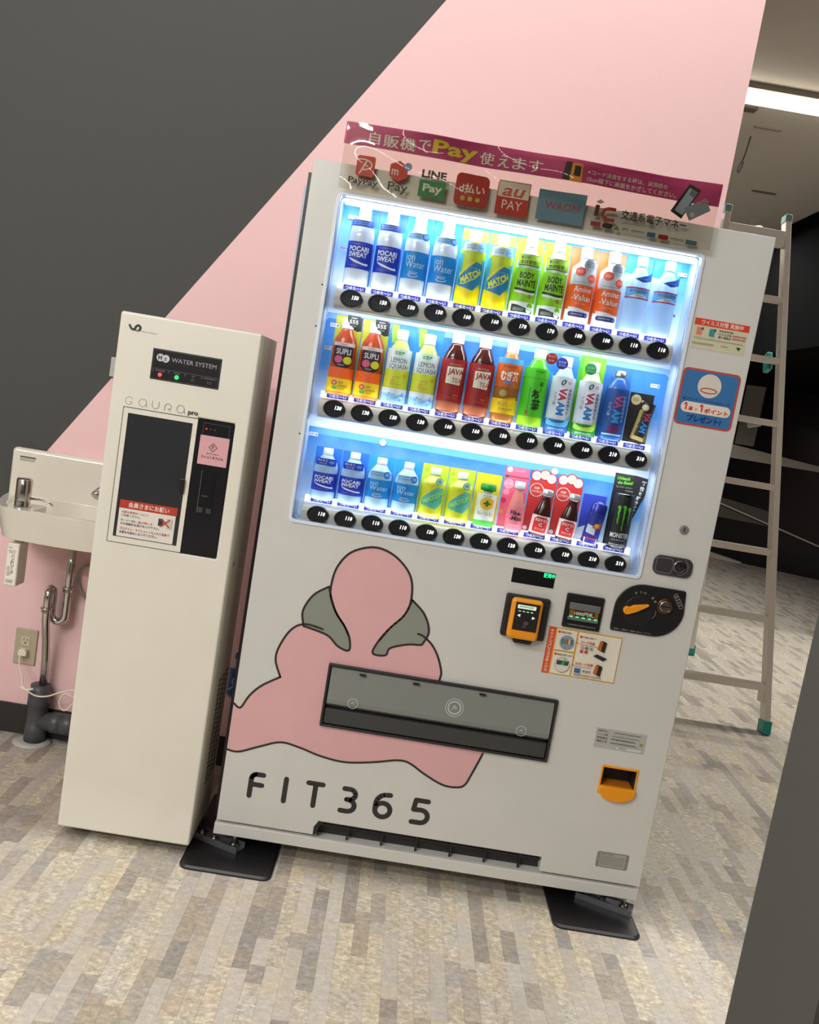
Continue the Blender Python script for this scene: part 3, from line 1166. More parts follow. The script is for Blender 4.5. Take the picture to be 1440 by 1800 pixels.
bs = box('bill_slot', 0.8155, 0.9155, -0.008, 0.0, 0.7745, 0.8655, M_BLACK, vm, bev=0.005)
bm = bmesh.new()
bm_box(bm, 0.826, 0.9065, -0.0150, -0.008, 0.825, 0.843)
bm_box(bm, 0.826, 0.9065, -0.0150, -0.008, 0.797, 0.806)
finish('bill_mouth', bm, mat('6C6D6E', 0.35), bs, bev=0.002)
box('bill_window', 0.829, 0.904, -0.0125, -0.008, 0.806, 0.827, mat('8E5A1C', 0.4), bs)
p = Print()
p.rect(0.839, 0.810, 0.893, 0.8235, '2A2622')
p.text('1000円札', 0.8405, 0.8115, 0.8915, 0.8225, mat('E6E0D0', 0.4, emit=0.25), 0.0)
for k in range(5):
    p.rect(0.830 + k * 0.016, 0.8055, 0.838 + k * 0.016, 0.8083, mat('35F089', 0.4, emit=1.6))
p.scrib(0.828, 0.7835, 0.903, 0.7875, '9A9AA0')
p.build('bill_print', flat(-0.0152), bs)

shape = [(0.943, 0.786), (1.050, 0.786)] + arc(1.050, 0.860, 0.075, -90, 0, 0.074, 10)[1:] + [(1.120, 0.914), (1.117, 0.9185), (1.012, 0.9185)] + arc(1.012, 0.848, 0.070, 90, 180, 0.070, 10)[1:] + [(0.941, 0.800)]
cp = prism('coin_panel', shape, -0.006, 0.0, mat('161618', 0.42), vm, bev=0.003)
lathe('coin_bezel', [(0.0205, -0.0062), (0.0205, -0.0110), (0.0175, -0.0125), (0.0165, -0.0110)], mat('8A6248', 0.25, metal=1.0), cp, cx=1.0705, cy=0.8710, n=32, axis='y')
lathe('coin_slot_disc', [(0.0150, -0.0062), (0.0150, -0.0130), (0.013, -0.0145)], mat('B4AFA6', 0.25, metal=1.0), cp, cx=1.0705, cy=0.8710, n=28, axis='y')
box('coin_slot', 1.0575, 1.0835, -0.0153, -0.014, 0.8695, 0.8725, M_BLACK, cp)
lathe('dial_ring', [(0.038, -0.0060), (0.038, -0.0075), (0.0365, -0.0078)], mat('242327', 0.3), cp, cx=1.005, cy=0.848, n=36, axis='y')
lv = [(0.975 + q[0], 0.846 + q[1]) for q in arc(0, 0, 0.0105, 60, 300, n=12)] + [(0.998, 0.845), (1.018, 0.858), (1.0285, 0.866), (1.028, 0.870), (1.010, 0.866), (0.990, 0.862)]
prism('return_lever', lv, -0.018, -0.006, M_ORANGE, cp, bev=0.002)
p = Print()
GY = mat('A9A6A2', 0.4)
for k, ch in enumerate('おつり・返却'):
    a = math.radians(112 - k * 15)
    cx, cz = 1.008 + 0.045 * math.cos(a), 0.852 + 0.045 * math.sin(a)
    p.text_at(ch, cx, cz, 0.0062 if ch != '・' else 0.0015, 0.0062 if ch != '・' else 0.0015, math.degrees(a) - 90, GY, 0.01)
p.text('お釣り・硬貨は一番奥に投入して下さい', 0.9505, 0.7905, 1.051, 0.7950, GY, 0.0)
for k in range(5):
    p.ring(1.0935 + k * 0.0045, 0.903 - k * 0.0065, 0.0055, 0.0009, GY)
p.text('500', 1.0905, 0.9015, 1.0965, 0.9045, GY)
p.ring(1.030, 0.850, 0.020, 0.0012, '8E8C88', a0=-50, a1=20)
p.build('panel_print', flat(-0.0064), cp)

# lock handle and key hole
lh = prism('lock_handle', rrect(1.0195, 0.9515, 1.1225, 1.0025, 0.018, 6), -0.007, 0.0, mat('3B3A3C', 0.35), vm, bev=0.003)
p = Print()
p.stroke(rrect(1.026, 0.9575, 1.070, 0.9965, 0.010, 4), 0.0012, '8D8B8B', closed=True)
p.ring(1.088, 0.980, 0.0215, 0.0012, '8D8B8B', a0=-100, a1=60)
p.build('handle_line', flat(-0.0073), lh)
lathe('lock_barrel', [(0.0165, -0.007), (0.0165, -0.011), (0.0115, -0.0125), (0.0085, -0.0115), (0.004, -0.0135)], mat('77747A', 0.25, metal=1.0), lh, cx=1.0865, cy=0.979, n=28, axis='y')
kl = lathe('key_lock', [(0.0115, 0.0), (0.0115, -0.004), (0.0095, -0.0055)], mat('8D8A88', 0.3, metal=0.2), vm, cx=1.081, cy=1.076, n=24, axis='y')
box('key_slot', 1.0800, 1.0825, -0.0062, -0.005, 1.071, 1.0815, M_BLACK, kl)

# ---- stickers
g = Print(0.00015)
CR = 'E9E3D2'
g.rect(0.787, 0.643, 0.982, 0.769, 'E9B04A')
g.rect(0.787, 0.643, 0.806, 0.769, 'D9542B')
for i, ch in enumerate('キャッシュレス決済購入方法'):
    g.text(ch, 0.792, 0.7615 - i * 0.0089 - 0.0068, 0.801, 0.7625 - i * 0.0089, 'F2E6D6', 0.01)
g.rect(0.8095, 0.7105, 0.862, 0.766, CR); g.rect(0.8095, 0.6465, 0.862, 0.7065, CR); g.rect(0.8665, 0.6465, 0.979, 0.766, CR)
for (cx, cz, s) in ((0.815, 0.759, '商品を選ぶ'), (0.815, 0.699, '商品を取り出す'), (0.8735, 0.7545, '代金を支払う')):
    g.disc(cx, cz, 0.0035, 'C93A2C', n=12)
    g.text(s, cx + 0.005, cz - 0.0028, cx + 0.005 + 0.0058 * len(s), cz + 0.0028, '4A3A34', 0.01)
g.disc(0.839, 0.733, 0.0195, '8D9AA8', n=24)
for k in range(5):
    g.rect(0.825 + k * 0.006, 0.728, 0.829 + k * 0.006, 0.743, ['3A5E9C', '2F8C50', 'C1463A', 'D9C24A', '3A5E9C'][k])
g.disc(0.837, 0.672, 0.0195, 'DCD8CE', n=24); g.ring(0.837, 0.672, 0.0195, 0.001, '5A544E')
g.rect(0.8215, 0.672, 0.8530, 0.684, '3A4A44'); g.poly([(0.833, 0.672), (0.841, 0.672), (0.844, 0.690), (0.838, 0.684)], '3FA04A')
RED = 'C8382E'
g.text('コード決済', 0.874, 0.7375, 0.911, 0.7455, RED, 0.03)
g.text('ICカード決済', 0.871, 0.6795, 0.917, 0.6875, RED, 0.03)
g.scrib(0.874, 0.7325, 0.925, 0.7355, '7A6C64'); g.scrib(0.871, 0.674, 0.915, 0.677, '7A6C64')
for k in range(5):
    g.rect(0.876 + (k % 3) * 0.012, 0.7235 - (k // 3) * 0.010, 0.884 + (k % 3) * 0.012, 0.7305 - (k // 3) * 0.010, ['C7A79A', '7F6E66', '8DA08C', 'C23A34', 'B8322C'][k])
for (dx, dz) in ((0.930, 0.728), (0.930, 0.663)):
    g.poly([(dx - 0.006, dz), (dx + 0.010, dz - 0.006), (dx + 0.012, dz + 0.022), (dx - 0.002, dz + 0.026)], '2A2220')
    g.poly([(dx - 0.010, dz + 0.001), (dx, dz - 0.003), (dx + 0.002, dz + 0.022), (dx - 0.006, dz + 0.025)], 'C0642A')
g.poly([(0.912, 0.710), (0.940, 0.700), (0.950, 0.708), (0.922, 0.716)], '26262E')
g.rect(0.870, 0.659, 0.886, 0.671, '3F68A8'); g.scrib(0.893, 0.660, 0.914, 0.669, '6C6660', 1)
g.scrib(0.870, 0.650, 0.950, 0.656, '5C5450', 1, 5)
g.poly([(0.8605, 0.738), (0.868, 0.7395), (0.868, 0.7365)], RED); g.poly([(0.8605, 0.678), (0.868, 0.6795), (0.868, 0.6765)], RED)
g.build('sticker', flat(-0.0003), vm)['label'] = 'orange-framed payment instruction sticker'

g = Print(0.00015)
g.rect(1.004, 1.533, 1.140, 1.592, 'CFCBAF'); g.rect(1.0025, 1.5905, 1.1415, 1.6075, 'D8432C')
g.text('ウイルス対策 実施中', 1.020, 1.5930, 1.126, 1.6055, 'F4E9DE', 0.008)
for cx, c in ((1.018, 'D9836A'), (1.050, '3F8F90')):
    g.rect(cx - 0.007, 1.5625, cx + 0.007, 1.5855, c, r=0.002)
    g.poly([(cx + 0.002, 1.5825), (cx + 0.009, 1.587), (cx + 0.010, 1.579)], '4A4A44')
    g.rect(cx - 0.008, 1.5625, cx + 0.008, 1.566, 'E3C9A6')
g.scrib(1.0675, 1.580, 1.103, 1.5865, '5A564C'); g.text('ウイルスを', 1.067, 1.5728, 1.100, 1.5785, '3A3830', 0.01)
g.scrib(1.103, 1.573, 1.136, 1.579, 'D0452E'); g.text('菌や増殖を', 1.067, 1.5655, 1.100, 1.5712, '3A3830', 0.01); g.scrib(1.103, 1.566, 1.136, 1.572, 'D0452E')
g.scrib(1.006, 1.557, 1.134, 1.5595, '6A675A'); g.scrib(1.005, 1.543, 1.062, 1.5485, '8A8774', 2); g.scrib(1.078, 1.545, 1.097, 1.549, '9A9784')
g.poly([(1.117, 1.5505), (1.128, 1.5505), (1.1225, 1.5425)], '26302C')
g.build('sticker', flat(-0.0003), vm)['label'] = 'small beige and red notice sticker'

g = Print(0.00015)
g.rect(0.9985, 1.3400, 1.1470, 1.4840, 'C24A45', r=0.013)
g.rect(1.0035, 1.3450, 1.1420, 1.4790, '3A74AE', r=0.009)
g.disc(1.0715, 1.4450, 0.0300, 'DAD6CC', n=32)
g.ring(1.0715, 1.4330, 0.0210, 0.0030, 'C9553A', ry=0.0060)
g.text('電子マネーでのお支払いで', 1.009, 1.4030, 1.133, 1.4100, '274E86', 0.012)
g.rect(1.009, 1.3730, 1.1370, 1.4000, 'E9DDD2', r=0.0134)
g.stroke([(1.0175, 1.3920), (1.0230, 1.3962), (1.0230, 1.3785)], 0.0042, 'D8432C', caps=False); g.text('本', 1.0285, 1.3770, 1.0425, 1.3900, 'D8432C', 0.03)
g.text('で', 1.0450, 1.3775, 1.0520, 1.3850, 'D8432C', 0.02); g.stroke([(1.0580, 1.3920), (1.0635, 1.3962), (1.0635, 1.3785)], 0.0042, 'D8432C', caps=False)
g.text('ポイント', 1.0700, 1.3770, 1.1310, 1.3900, 'D8432C', 0.03)
g.text('プレゼント!', 1.0300, 1.3515, 1.1170, 1.3690, '173A78', 0.035)
g.build('sticker', flat(-0.0003), vm)['label'] = 'square blue point-card sticker with red border'

g = Print(0.00015)
g.rect(0.961, 0.4655, 1.0975, 0.5195, 'B4B5B0')
for k, s in enumerate(('自販機No.', 'サービス業者', '管理者名', '電話番号')):
    g.text(s, 0.966, 0.5095 - k * 0.0095, 0.994, 0.5155 - k * 0.0095, '55524E', 0.01)
g.scrib(1.010, 0.509, 1.082, 0.514, '7A7670'); g.scrib(1.006, 0.4995, 1.080, 0.5035, '8A8680')
g.scrib(1.005, 0.490, 1.070, 0.496, '4A4744'); g.disc(1.0855, 0.490, 0.0045, '9A9A2C'); g.scrib(1.004, 0.480, 1.075, 0.4855, '6A6762')
g.rect(1.022, 0.4685, 1.088, 0.4755, 'D2D2CE', r=0.002); g.scrib(1.028, 0.470, 1.050, 0.4745, '33302E')
g.build('sticker', flat(-0.0003), vm)['label'] = 'grey contact details sticker'
g = Print(0.00015)
g.rect(1.029, 0.1360, 1.1165, 0.1805, mat('8E8B84', 0.35, metal=0.5), r=0.005)
g.rect(1.037, 0.139, 1.108, 0.1775, 'A9A79F'); g.scrib(1.040, 0.172, 1.075, 0.176, '3A3836'); g.scrib(1.039, 0.142, 1.106, 0.170, '8A8880', 5)
g.disc(1.033, 0.158, 0.0014, 'D9D4CC'); g.disc(1.1125, 0.158, 0.0014, 'D9D4CC')
g.build('rating_plate', flat(-0.0003), vm)
# small screws on the left edge of the window
for cz in (1.533, 1.430, 1.157):
    lathe('screw', [(0.0022, 0.0), (0.0020, -0.001)], M_BLACK, vm, cx=0.0665, cy=cz, n=10, axis='y')

# ================================================================== PAYMENT SIGN (wavy clear sheet)
def wave(u, v):
    return (0.0050 * math.sin(u * 15 + 1.4 * math.sin(v * 24)) + 0.0030 * math.sin(v * 33 + u * 9) + 0.0012 * math.sin(u * 37 + v * 29 + 1.0)) * min(1.0, (v - 1.75) * 12)


sg = thing('payment_sign', (0.534, -0.010, 1.766), 'wavy clear plastic payment sign with purple top band above the machine window', 'sign')
O3 = Vector((0.534, -0.010, 1.766))


def sheet(u, v, h):
    return (u - O3.x, -0.006 + wave(u, v) - h * 2.2, v - O3.z)


bm = bmesh.new()
NX, NZ = 150, 30
gridv = []
for j in range(NZ + 1):
    row = []
    for i in range(NX + 1):
        t = i / NX
        u = 0.0715 + t * (0.998 - 0.0715)
        v = 1.7665 + (1.9265 - 1.7665) * j / NZ
        row.append(bm.verts.new((u - O3.x, -0.0098 + wave(u, v), v - O3.z)))
    gridv.append(row)
for j in range(NZ):
    for i in range(NX):
        f = bm.faces.new((gridv[j][i], gridv[j][i + 1], gridv[j + 1][i + 1], gridv[j + 1][i]))
        f.smooth = True
me = bpy.data.meshes.new('clear_sheet')
bm.to_mesh(me); bm.free()
me.materials.append(glassy('clear_acrylic', 'EFEAE0', 0.0, rough=0.03, ior=1.45))
link_mesh('clear_sheet', me, sg)

g = Print(0.00012)
PUR, WT, YE, DK = mat('C03C78', 0.45), mat('EFE9E2', 0.45), mat('F2D83A', 0.45), mat('26221F', 0.45)
g.rect(0.0685, 1.8735, 0.9985, 1.9265, PUR, layer=1)
for ch, a, b, lo in (('自', .1290, .1550, 1.8810), ('販', .1650, .2010, 1.8800), ('機', .2060, .2420, 1.8800), ('で', .2500, .2790, 1.8820)):
    for dx_ in (-0.0007, 0.0, 0.0007):
        g.text(ch, a + dx_, lo, b + dx_, lo + 0.0290, WT, 0.0, layer=3 + dx_ * 200)
g.text('Pay', 0.2850, 1.8755, 0.3960, 1.9165, YE, 0.03, layer=3)
for ch, a, b in (('使', .4030, .4370), ('え', .4480, .4750), ('ま', .4830, .5150), ('す', .5230, .5560)):
    for dx_ in (-0.0007, 0.0, 0.0007):
        g.text(ch, a + dx_, 1.8800, b + dx_, 1.9080, WT, 0.0, layer=3 + dx_ * 200)
# reader drawing
g.poly([(0.607, 1.876), (0.630, 1.873), (0.632, 1.918), (0.611, 1.918)], DK, 2)
g.poly([(0.625, 1.873), (0.655, 1.872), (0.653, 1.917), (0.627, 1.917)], mat('E79A22', 0.45), 3)
g.poly([(0.633, 1.887), (0.650, 1.886), (0.649, 1.911), (0.634, 1.911)], DK, 4)
g.text('※', 0.667, 1.8975, 0.674, 1.9045, WT, 0.0, layer=3)
g.text('コード決済をする時は、決済機の', 0.677, 1.8955, 0.869, 1.9075, WT, 0.01, layer=3)
g.text('15cm程下に画面をかざしてください。', 0.668, 1.8785, 0.893, 1.8915, WT, 0.01, layer=3)
# phone and card (the phone's code is left blank)
g.poly([(0.885, 1.846), (0.915, 1.832), (0.950, 1.906), (0.920, 1.917)], DK, 5)
g.poly([(0.895, 1.850), (0.916, 1.841), (0.943, 1.899), (0.922, 1.908)], mat('A9B9C9', 0.4), 6)
for k in range(7):
    t = k / 7
    a = (0.9225 + 0.016 * t, 1.892 - 0.0070 * t)
    g.poly([(a[0] - 0.0, a[1]), (a[0] + 0.0013, a[1] - 0.0005), (a[0] + 0.0073, a[1] + 0.0115), (a[0] + 0.0058, a[1] + 0.0122)], mat('3A4656', 0.4), 7)
g.poly([(0.9175, 1.859), (0.935, 1.8305), (0.982, 1.862), (0.9640, 1.888)], mat('8FA0AC', 0.4), 8)
g.poly([(0.952, 1.880), (0.958, 1.871), (0.975, 1.882), (0.969, 1.890)][:3] + [(0.968, 1.886)], mat('B97E86', 0.4), 9)
g.disc(0.940, 1.846, 0.0060, mat('D9C4B8', 0.4), layer=9)
# logos, left to right
RD = mat('D5452F', 0.45)
g.rect(0.1075, 1.8040, 0.1530, 1.8520, RD, r=0.006, layer=2)
g.stroke([(0.117, 1.8085), (0.1315, 1.841)], 0.0034, WT, layer=3)
g.stroke(catmull([(0.110, 1.8430), (0.130, 1.843), (0.1435, 1.836), (0.143, 1.826), (0.130, 1.820), (0.1215, 1.820)], 5), 0.0032, WT, layer=3)
g.text('PayPay', 0.0930, 1.7800, 0.1660, 1.7985, DK, 0.02, layer=3)
g.poly([(0.190, 1.842), (0.212, 1.853), (0.234, 1.840), (0.234, 1.816), (0.213, 1.804), (0.190, 1.816)], RD, 2)
g.disc(0.2335, 1.8420, 0.0095, mat('7FA6D6', 0.45), layer=3)
g.text('m', 0.195, 1.8180, 0.212, 1.8320, WT, 0.02, layer=4)
g.text('Pay', 0.1910, 1.7760, 0.2400, 1.8020, DK, 0.01, layer=3)
g.text('LINE', 0.2690, 1.8240, 0.3300, 1.8430, DK, 0.04, layer=3)
g.rect(0.2660, 1.7790, 0.3315, 1.8190, mat('2E8C4A', 0.45), r=0.0015, layer=2)
g.text('Pay', 0.2760, 1.7870, 0.3240, 1.8110, WT, 0.03, layer=3)
g.rect(0.3545, 1.7740, 0.4370, 1.8520, mat('B8362E', 0.45), r=0.013, layer=2)
g.text('d払い', 0.3640, 1.8050, 0.4280, 1.8280, WT, 0.02, layer=3)
for k in range(3):
    g.disc(0.3760 + k * 0.0185, 1.7920, 0.0058, mat('D2B84A', 0.45), layer=3)
g.rect(0.4580, 1.7695, 0.5385, 1.8520, mat('C23A2E', 0.45), r=0.003, layer=2)
g.rect(0.4600, 1.8130, 0.5365, 1.8500, mat('DED8CC', 0.45), r=0.002, layer=3)
g.text_at('au', 0.498, 1.826, 0.052, 0.021, 0, mat('CC5A36', 0.45), 0.02, 0.35, layer=4)
g.text('PAY', 0.4740, 1.7840, 0.5230, 1.8060, WT, 0.0, layer=4)
g.rect(0.5600, 1.7740, 0.6770, 1.8460, mat('6F9AB4', 0.45), layer=2)
MG = mat('B8485A', 0.45)
g.text('WAON', 0.5790, 1.8030, 0.6640, 1.8210, MG, 0.01, layer=4)
g.ring(0.620, 1.7915, 0.034, 0.0045, MG, ry=0.0065)
g.poly([(0.7000, 1.8360), (0.7100, 1.8420), (0.7200, 1.8370), (0.7100, 1.8320)], mat('A8603A', 0.45), 2)
g.poly([(0.7030, 1.8365), (0.7100, 1.8400), (0.7170, 1.8370), (0.7100, 1.8340)], mat('D9CFC0', 0.45), 3)
g.rect(0.7010, 1.8040, 0.7110, 1.8290, mat('6E3A22', 0.45), layer=2)
g.stroke([(0.752, 1.824), (0.736, 1.824)] + arc(0.734, 1.8115, 0.0125, 90, 270) + [(0.753, 1.799)], 0.0078, mat('C24430', 0.45), layer=2, caps=False)
g.text('交通系電子マネー', 0.7660, 1.8060, 0.9310, 1.8280, DK, 0.014, layer=3)
for k, (u0, u1, c) in enumerate(((0.697, 0.722, 'A8384A'), (0.726, 0.751, '2A2E28'), (0.755, 0.770, '6E8A3A'), (0.776, 0.793, None), (0.799, 0.832, None), (0.838, 0.859, '4A78A8'), (0.866, 0.892, 'A8343E'), (0.897, 0.931, None), (0.935, 0.964, '5F8F96'))):
    zc = 1.7855 - k * 0.0008
    if c == '6E8A3A':
        g.poly([(u0, zc - 0.005), (u1, zc - 0.005), ((u0 + u1) / 2, zc + 0.006)], mat(c, 0.45), 3)
    elif c:
        g.rect(u0, zc - 0.0055, u1, zc + 0.0055, mat(c, 0.45), r=0.0045 if k in (1, 6) else 0.001, layer=3)
    else:
        g.scrib(u0, zc - 0.004, u1, zc + 0.004, mat('5A5A58', 0.45), 1, k)
g.build('sign_print', sheet, sg, cut=0.006, vcut=0.005)


# ================================================================== DRINKS
def bottle_profile(kind, h, R):
    if kind == 'pet':
        return [(0.001, 0.0), (R * 0.80, 0.0), (R * 0.97, h * 0.02), (R, h * 0.05), (R, h * 0.30), (R * 0.985, h * 0.33), (R, h * 0.36), (R, h * 0.60), (R * 0.97, h * 0.66), (R * 0.86, h * 0.73),
                (R * 0.66, h * 0.79), (R * 0.50, h * 0.84), (R * 0.46, h * 0.86)], h * 0.86
    if kind == 'square':
        return [(0.001, 0.0), (R * 0.9, 0.0), (R, h * 0.02), (R, h * 0.70), (R * 0.93, h * 0.735), (R * 0.62, h * 0.78), (R * 0.46, h * 0.81), (R * 0.44, h * 0.85)], h * 0.85
    if kind == 'tea':
        return [(0.001, 0.0), (R * 0.85, 0.0), (R * 0.97, h * 0.03), (R * 0.90, h * 0.12), (R, h * 0.16), (R, h * 0.58), (R * 0.97, h * 0.66), (R * 0.86, h * 0.74), (R * 0.62, h * 0.82), (R * 0.50, h * 0.86), (R * 0.48, h * 0.88)], h * 0.88
    if kind == 'vial':
        return [(0.001, 0.0), (R * 0.95, 0.0), (R, h * 0.03), (R, h * 0.40), (R * 0.92, h * 0.50), (R * 0.66, h * 0.68), (R * 0.50, h * 0.80), (R * 0.50, h * 0.86)], h * 0.86
    if kind == 'can':
        return [(0.001, 0.0), (R * 0.82, 0.0), (R, h * 0.03), (R, h * 0.93), (R * 0.88, h * 0.975), (R * 0.86, h), (0.001, h * 0.995)], h
    if kind == 'neckcan':
        return [(0.001, 0.0), (R * 0.95, 0.0), (R, h * 0.02), (R, h * 0.72), (R * 0.90, h * 0.78), (R * 0.55, h * 0.87), (R * 0.50, h * 0.90)], h * 0.90


def dummy(name, cat, row, col, label, group, kind, h, R, m_body, cap=None, lab=None, card=None, capr=0.47, cx=0.0, tilt=0.0, z0=0.0, cw=0.0345):
    base = ROWS[row]['base'] - 0.0005
    R = R * 1.15
    t = thing(name, (PX[col], 0.0475, base), label, cat, group)
    SY = 0.76
    prof, zt = bottle_profile(kind, h, R)
    prof = [(r, z + z0) for r, z in prof]
    bo = lathe('body', prof, m_body, t, cx=0.0, n=28, sy=SY)
    parts = [bo]
    if cap:
        rc = R * capr
        c = lathe('cap', [(rc, z0 + zt - 0.001), (rc * 1.02, z0 + zt + 0.003), (rc, z0 + h - 0.001), (rc * 0.9, z0 + h), (0.001, z0 + h)], cap, t, n=20, sy=SY)
        parts.append(c)
    if lab:
        L = Print(0.00012)
        lab(L)
        parts.append(L.build('label', cyl(R, 0.0, SY, k=1.15), t, cut=0.006))
    if cx or tilt:
        for q in parts:
            mtx = Matrix.Translation((cx, 0, 0)) @ Matrix.Rotation(math.radians(tilt), 4, 'Y')
            c = Vector(LOC[q])
            q.location = mtx @ c
            q.rotation_euler = (0, math.radians(tilt), 0)
    if card:
        L = Print(0.00012)
        card(L)
        L.build('backing_card', flat(0.0260), t)
    return t


def pair(t, row, col, label):
    c = copy_tree(t)
    c.location = (PX[col], 0.0475, ROWS[row]['base'] - 0.0005)
    c['label'] = label
    return c


WTC = mat('E4EAF0', 0.35)
CLEAR = plastic_clear('clear_pet', 'E6F1FF', 0.42)
CLEARB = plastic_clear('clear_pet_blue', 'BFE0FA', 0.40)
MILKY = plastic_clear('milky_pet', 'EAF2F8', 0.78)


# --- row one
def L_pocari(small=False):
    k = 0.68 if small else 1.0

    def f(L):
        a, b = 0.036 * k, 0.106 * k
        if not small: a, b = 0.040, 0.107
        L.rect(-0.040, a, 0.040, b, '1C37B8')
        L.text('POCARI', -0.0235, b - 0.0245 * k, 0.0225, b - 0.0115 * k, 'F0F4FF', 0.03)
        L.text('SWEAT', -0.0235, b - 0.0385 * k, 0.0195, b - 0.026 * k, 'F0F4FF', 0.03)
        L.scrib(-0.022, b - 0.008 * k, 0.012, b - 0.0045 * k, '7C8CE8')
        w_ = catmull([(-0.022, b - 0.041 * k), (-0.006, b - 0.046 * k), (0.012, b - 0.0515 * k), (0.024, b - 0.0515 * k), (0.024, b - 0.0565 * k), (0.008, b - 0.0555 * k), (-0.010, b - 0.050 * k)], 4, True)
        L.poly(w_, 'F0F4FF')
        L.scrib(-0.020, a + 0.006 * k, 0.014, a + 0.009 * k, '7C8CE8')
        if small:
            L.rect(-0.026, 0.092, 0.025, 0.110, '2440B4', r=0.002)
            L.text('飲みきり', -0.021, 0.1015, 0.003, 0.1075, 'D9E4FF', 0.01)
            L.text('サイズ', -0.016, 0.0940, 0.002, 0.0995, 'D9E4FF', 0.01)
            L.disc(0.013, 0.101, 0.0065, '5C86DC', ry=0.0045)
        else:
            L.poly([(-0.028, 0.144), (0.026, 0.144), (0.030, 0.160), (-0.028, 0.160)], '2452C8')
            L.scrib(-0.022, 0.1465, 0.020, 0.1575, 'A9C4FF', 2)
    return f


def L_ion(small=False):
    k = 0.70 if small else 1.0

    def f(L):
        a, b = (0.030, 0.078) if small else (0.038, 0.106)
        L.rect(-0.040, a, 0.040, b, '158CDC')
        L.text('ion', -0.021, b - 0.022 * k, -0.001, b - 0.006 * k, 'BFE6FF', 0.0)
        L.text('Water', -0.021, b - 0.040 * k, 0.025, b - 0.023 * k, 'BFE6FF', 0.0)
        L.scrib(-0.010, a + 0.010 * k, 0.010, a + 0.018 * k, 'D9F0FF', 2, 4)
        L.stroke(arc(0.0, a + 0.012 * k, 0.012, 200, 340, 0.007 * k, 8), 0.0016, 'E6F5FF')
        z = 0.084 if small else 0.136
        L.rect(-0.026, z, 0.020, z + 0.016, 'A9D6F4', r=0.001)
        L.scrib(-0.023, z + 0.002, 0.010, z + 0.014, '2A86D0', 2, 3)
        L.disc(0.017, z + 0.008, 0.0095, '2C7FD2')
        L.scrib(0.0115, z + 0.004, 0.0225, z + 0.012, 'BFE0FF', 2, 8)
    return f


def L_match(small=False):
    def f(L):
        a, b, k = (0.012, 0.090, 0.80) if small else (0.0, 0.130, 1.0)
        cy_ = a + (b - a) * 0.52
        L.rect(-0.040, a, 0.040, b, 'D9E02A' if small else 'C9DC2E')
        if not small:
            L.rect(-0.040, 0.0, 0.040, 0.044, 'FFE90A')
            L.rect(-0.040, 0.0442, -0.022, 0.124, '4FC0DC'); 
            L.rect(0.024, 0.050, 0.040, 0.112, '4FC0DC')
        L.poly([(-0.0265, cy_ - 0.024 * k), (0.010, cy_ - 0.034 * k), (0.0265, cy_ - 0.012 * k), (0.0265, cy_ + 0.034 * k), (0.008, cy_ + 0.038 * k), (-0.0265, cy_ - 0.004 * k)], '2C86B8' if not small else '58BFA6')
        L.poly([(-0.0265, cy_ - 0.004 * k), (0.008, cy_ + 0.038 * k), (0.0, cy_ + 0.038 * k), (-0.0265, cy_ + 0.006 * k)], 'F0DE2A')
        L.text_at('MATCH', 0.001, cy_ + 0.002, 0.052, 0.016 * k, 33, 'E8EE40' if not small else '9FE070', 0.05, 0.25)
        L.stroke([(-0.021, cy_ - 0.020 * k), (-0.010, cy_ - 0.018 * k), (0.012, cy_ - 0.002 * k), (0.025, cy_ + 0.016 * k)], 0.0022, 'E8EE40' if not small else '3FB090')
        L.scrib(-0.008, cy_ + 0.020 * k, 0.014, cy_ + 0.024 * k, '7FC4C8')
        if small:
            L.disc(0.012, 0.098, 0.0095, '2FA6B8'); L.disc(0.012, 0.098, 0.0075, 'D6F0E0'); L.disc(0.012, 0.098, 0.005, '6CB0A0')
        else:
            L.rect(-0.025, 0.130, 0.024, 0.152, 'D5E9EE', r=0.002)
            L.scrib(-0.018, 0.134, 0.006, 0.147, '6A9AA8', 2, 6)
            L.disc(0.017, 0.140, 0.0105, '5FA8E8'); L.disc(0.017, 0.140, 0.0090, '93C8F4'); L.scrib(0.011, 0.137, 0.023, 0.143, '2F74C0')
    return f


def L_body(L):
    L.rect(-0.040, 0.028, 0.040, 0.112, '93D81E')
    L.text('BODY', -0.017, 0.086, 0.017, 0.102, '20301A', 0.03)
    L.text('MAINTÉ', -0.021, 0.066, 0.023, 0.0875, '20301A', 0.03)
    w_ = catmull([(-0.026, 0.060), (-0.008, 0.058), (0.010, 0.0555), (0.026, 0.058)], 4)
    L.stroke(w_, 0.006, '24301E', caps=False)
    L.stroke([(q[0], q[1] - 0.006) for q in w_], 0.006, 'E8F4D8', caps=False)
    L.disc(0.013, 0.043, 0.0055, '7F9A2C')
    L.rect(-0.040, 0.002, 0.040, 0.0285, 'E8F4E4')
    L.poly([(-0.0265, 0.002), (0.0265, 0.002), (0.0265, 0.012), (0.004, 0.015), (-0.012, 0.020), (-0.0265, 0.021)], '232A28')
    L.scrib(-0.020, 0.005, 0.006, 0.013, 'A9B0A8', 2, 4)
    L.disc(0.017, 0.020, 0.0075, '6FB02C'); L.disc(0.016, 0.010, 0.0075, 'D6E4CC'); L.scrib(0.011, 0.008, 0.021, 0.012, '4A5A44')
    L.rect(-0.026, 0.118, 0.026, 0.146, '26361C'); L.rect(-0.0245, 0.1200, 0.0245, 0.1445, 'B4E640')
    L.text('毎日の', -0.020, 0.1335, 0.000, 0.1425, '26361C', 0.02); L.text('体調管理に', -0.020, 0.1215, 0.022, 0.1315, '26361C', 0.01)


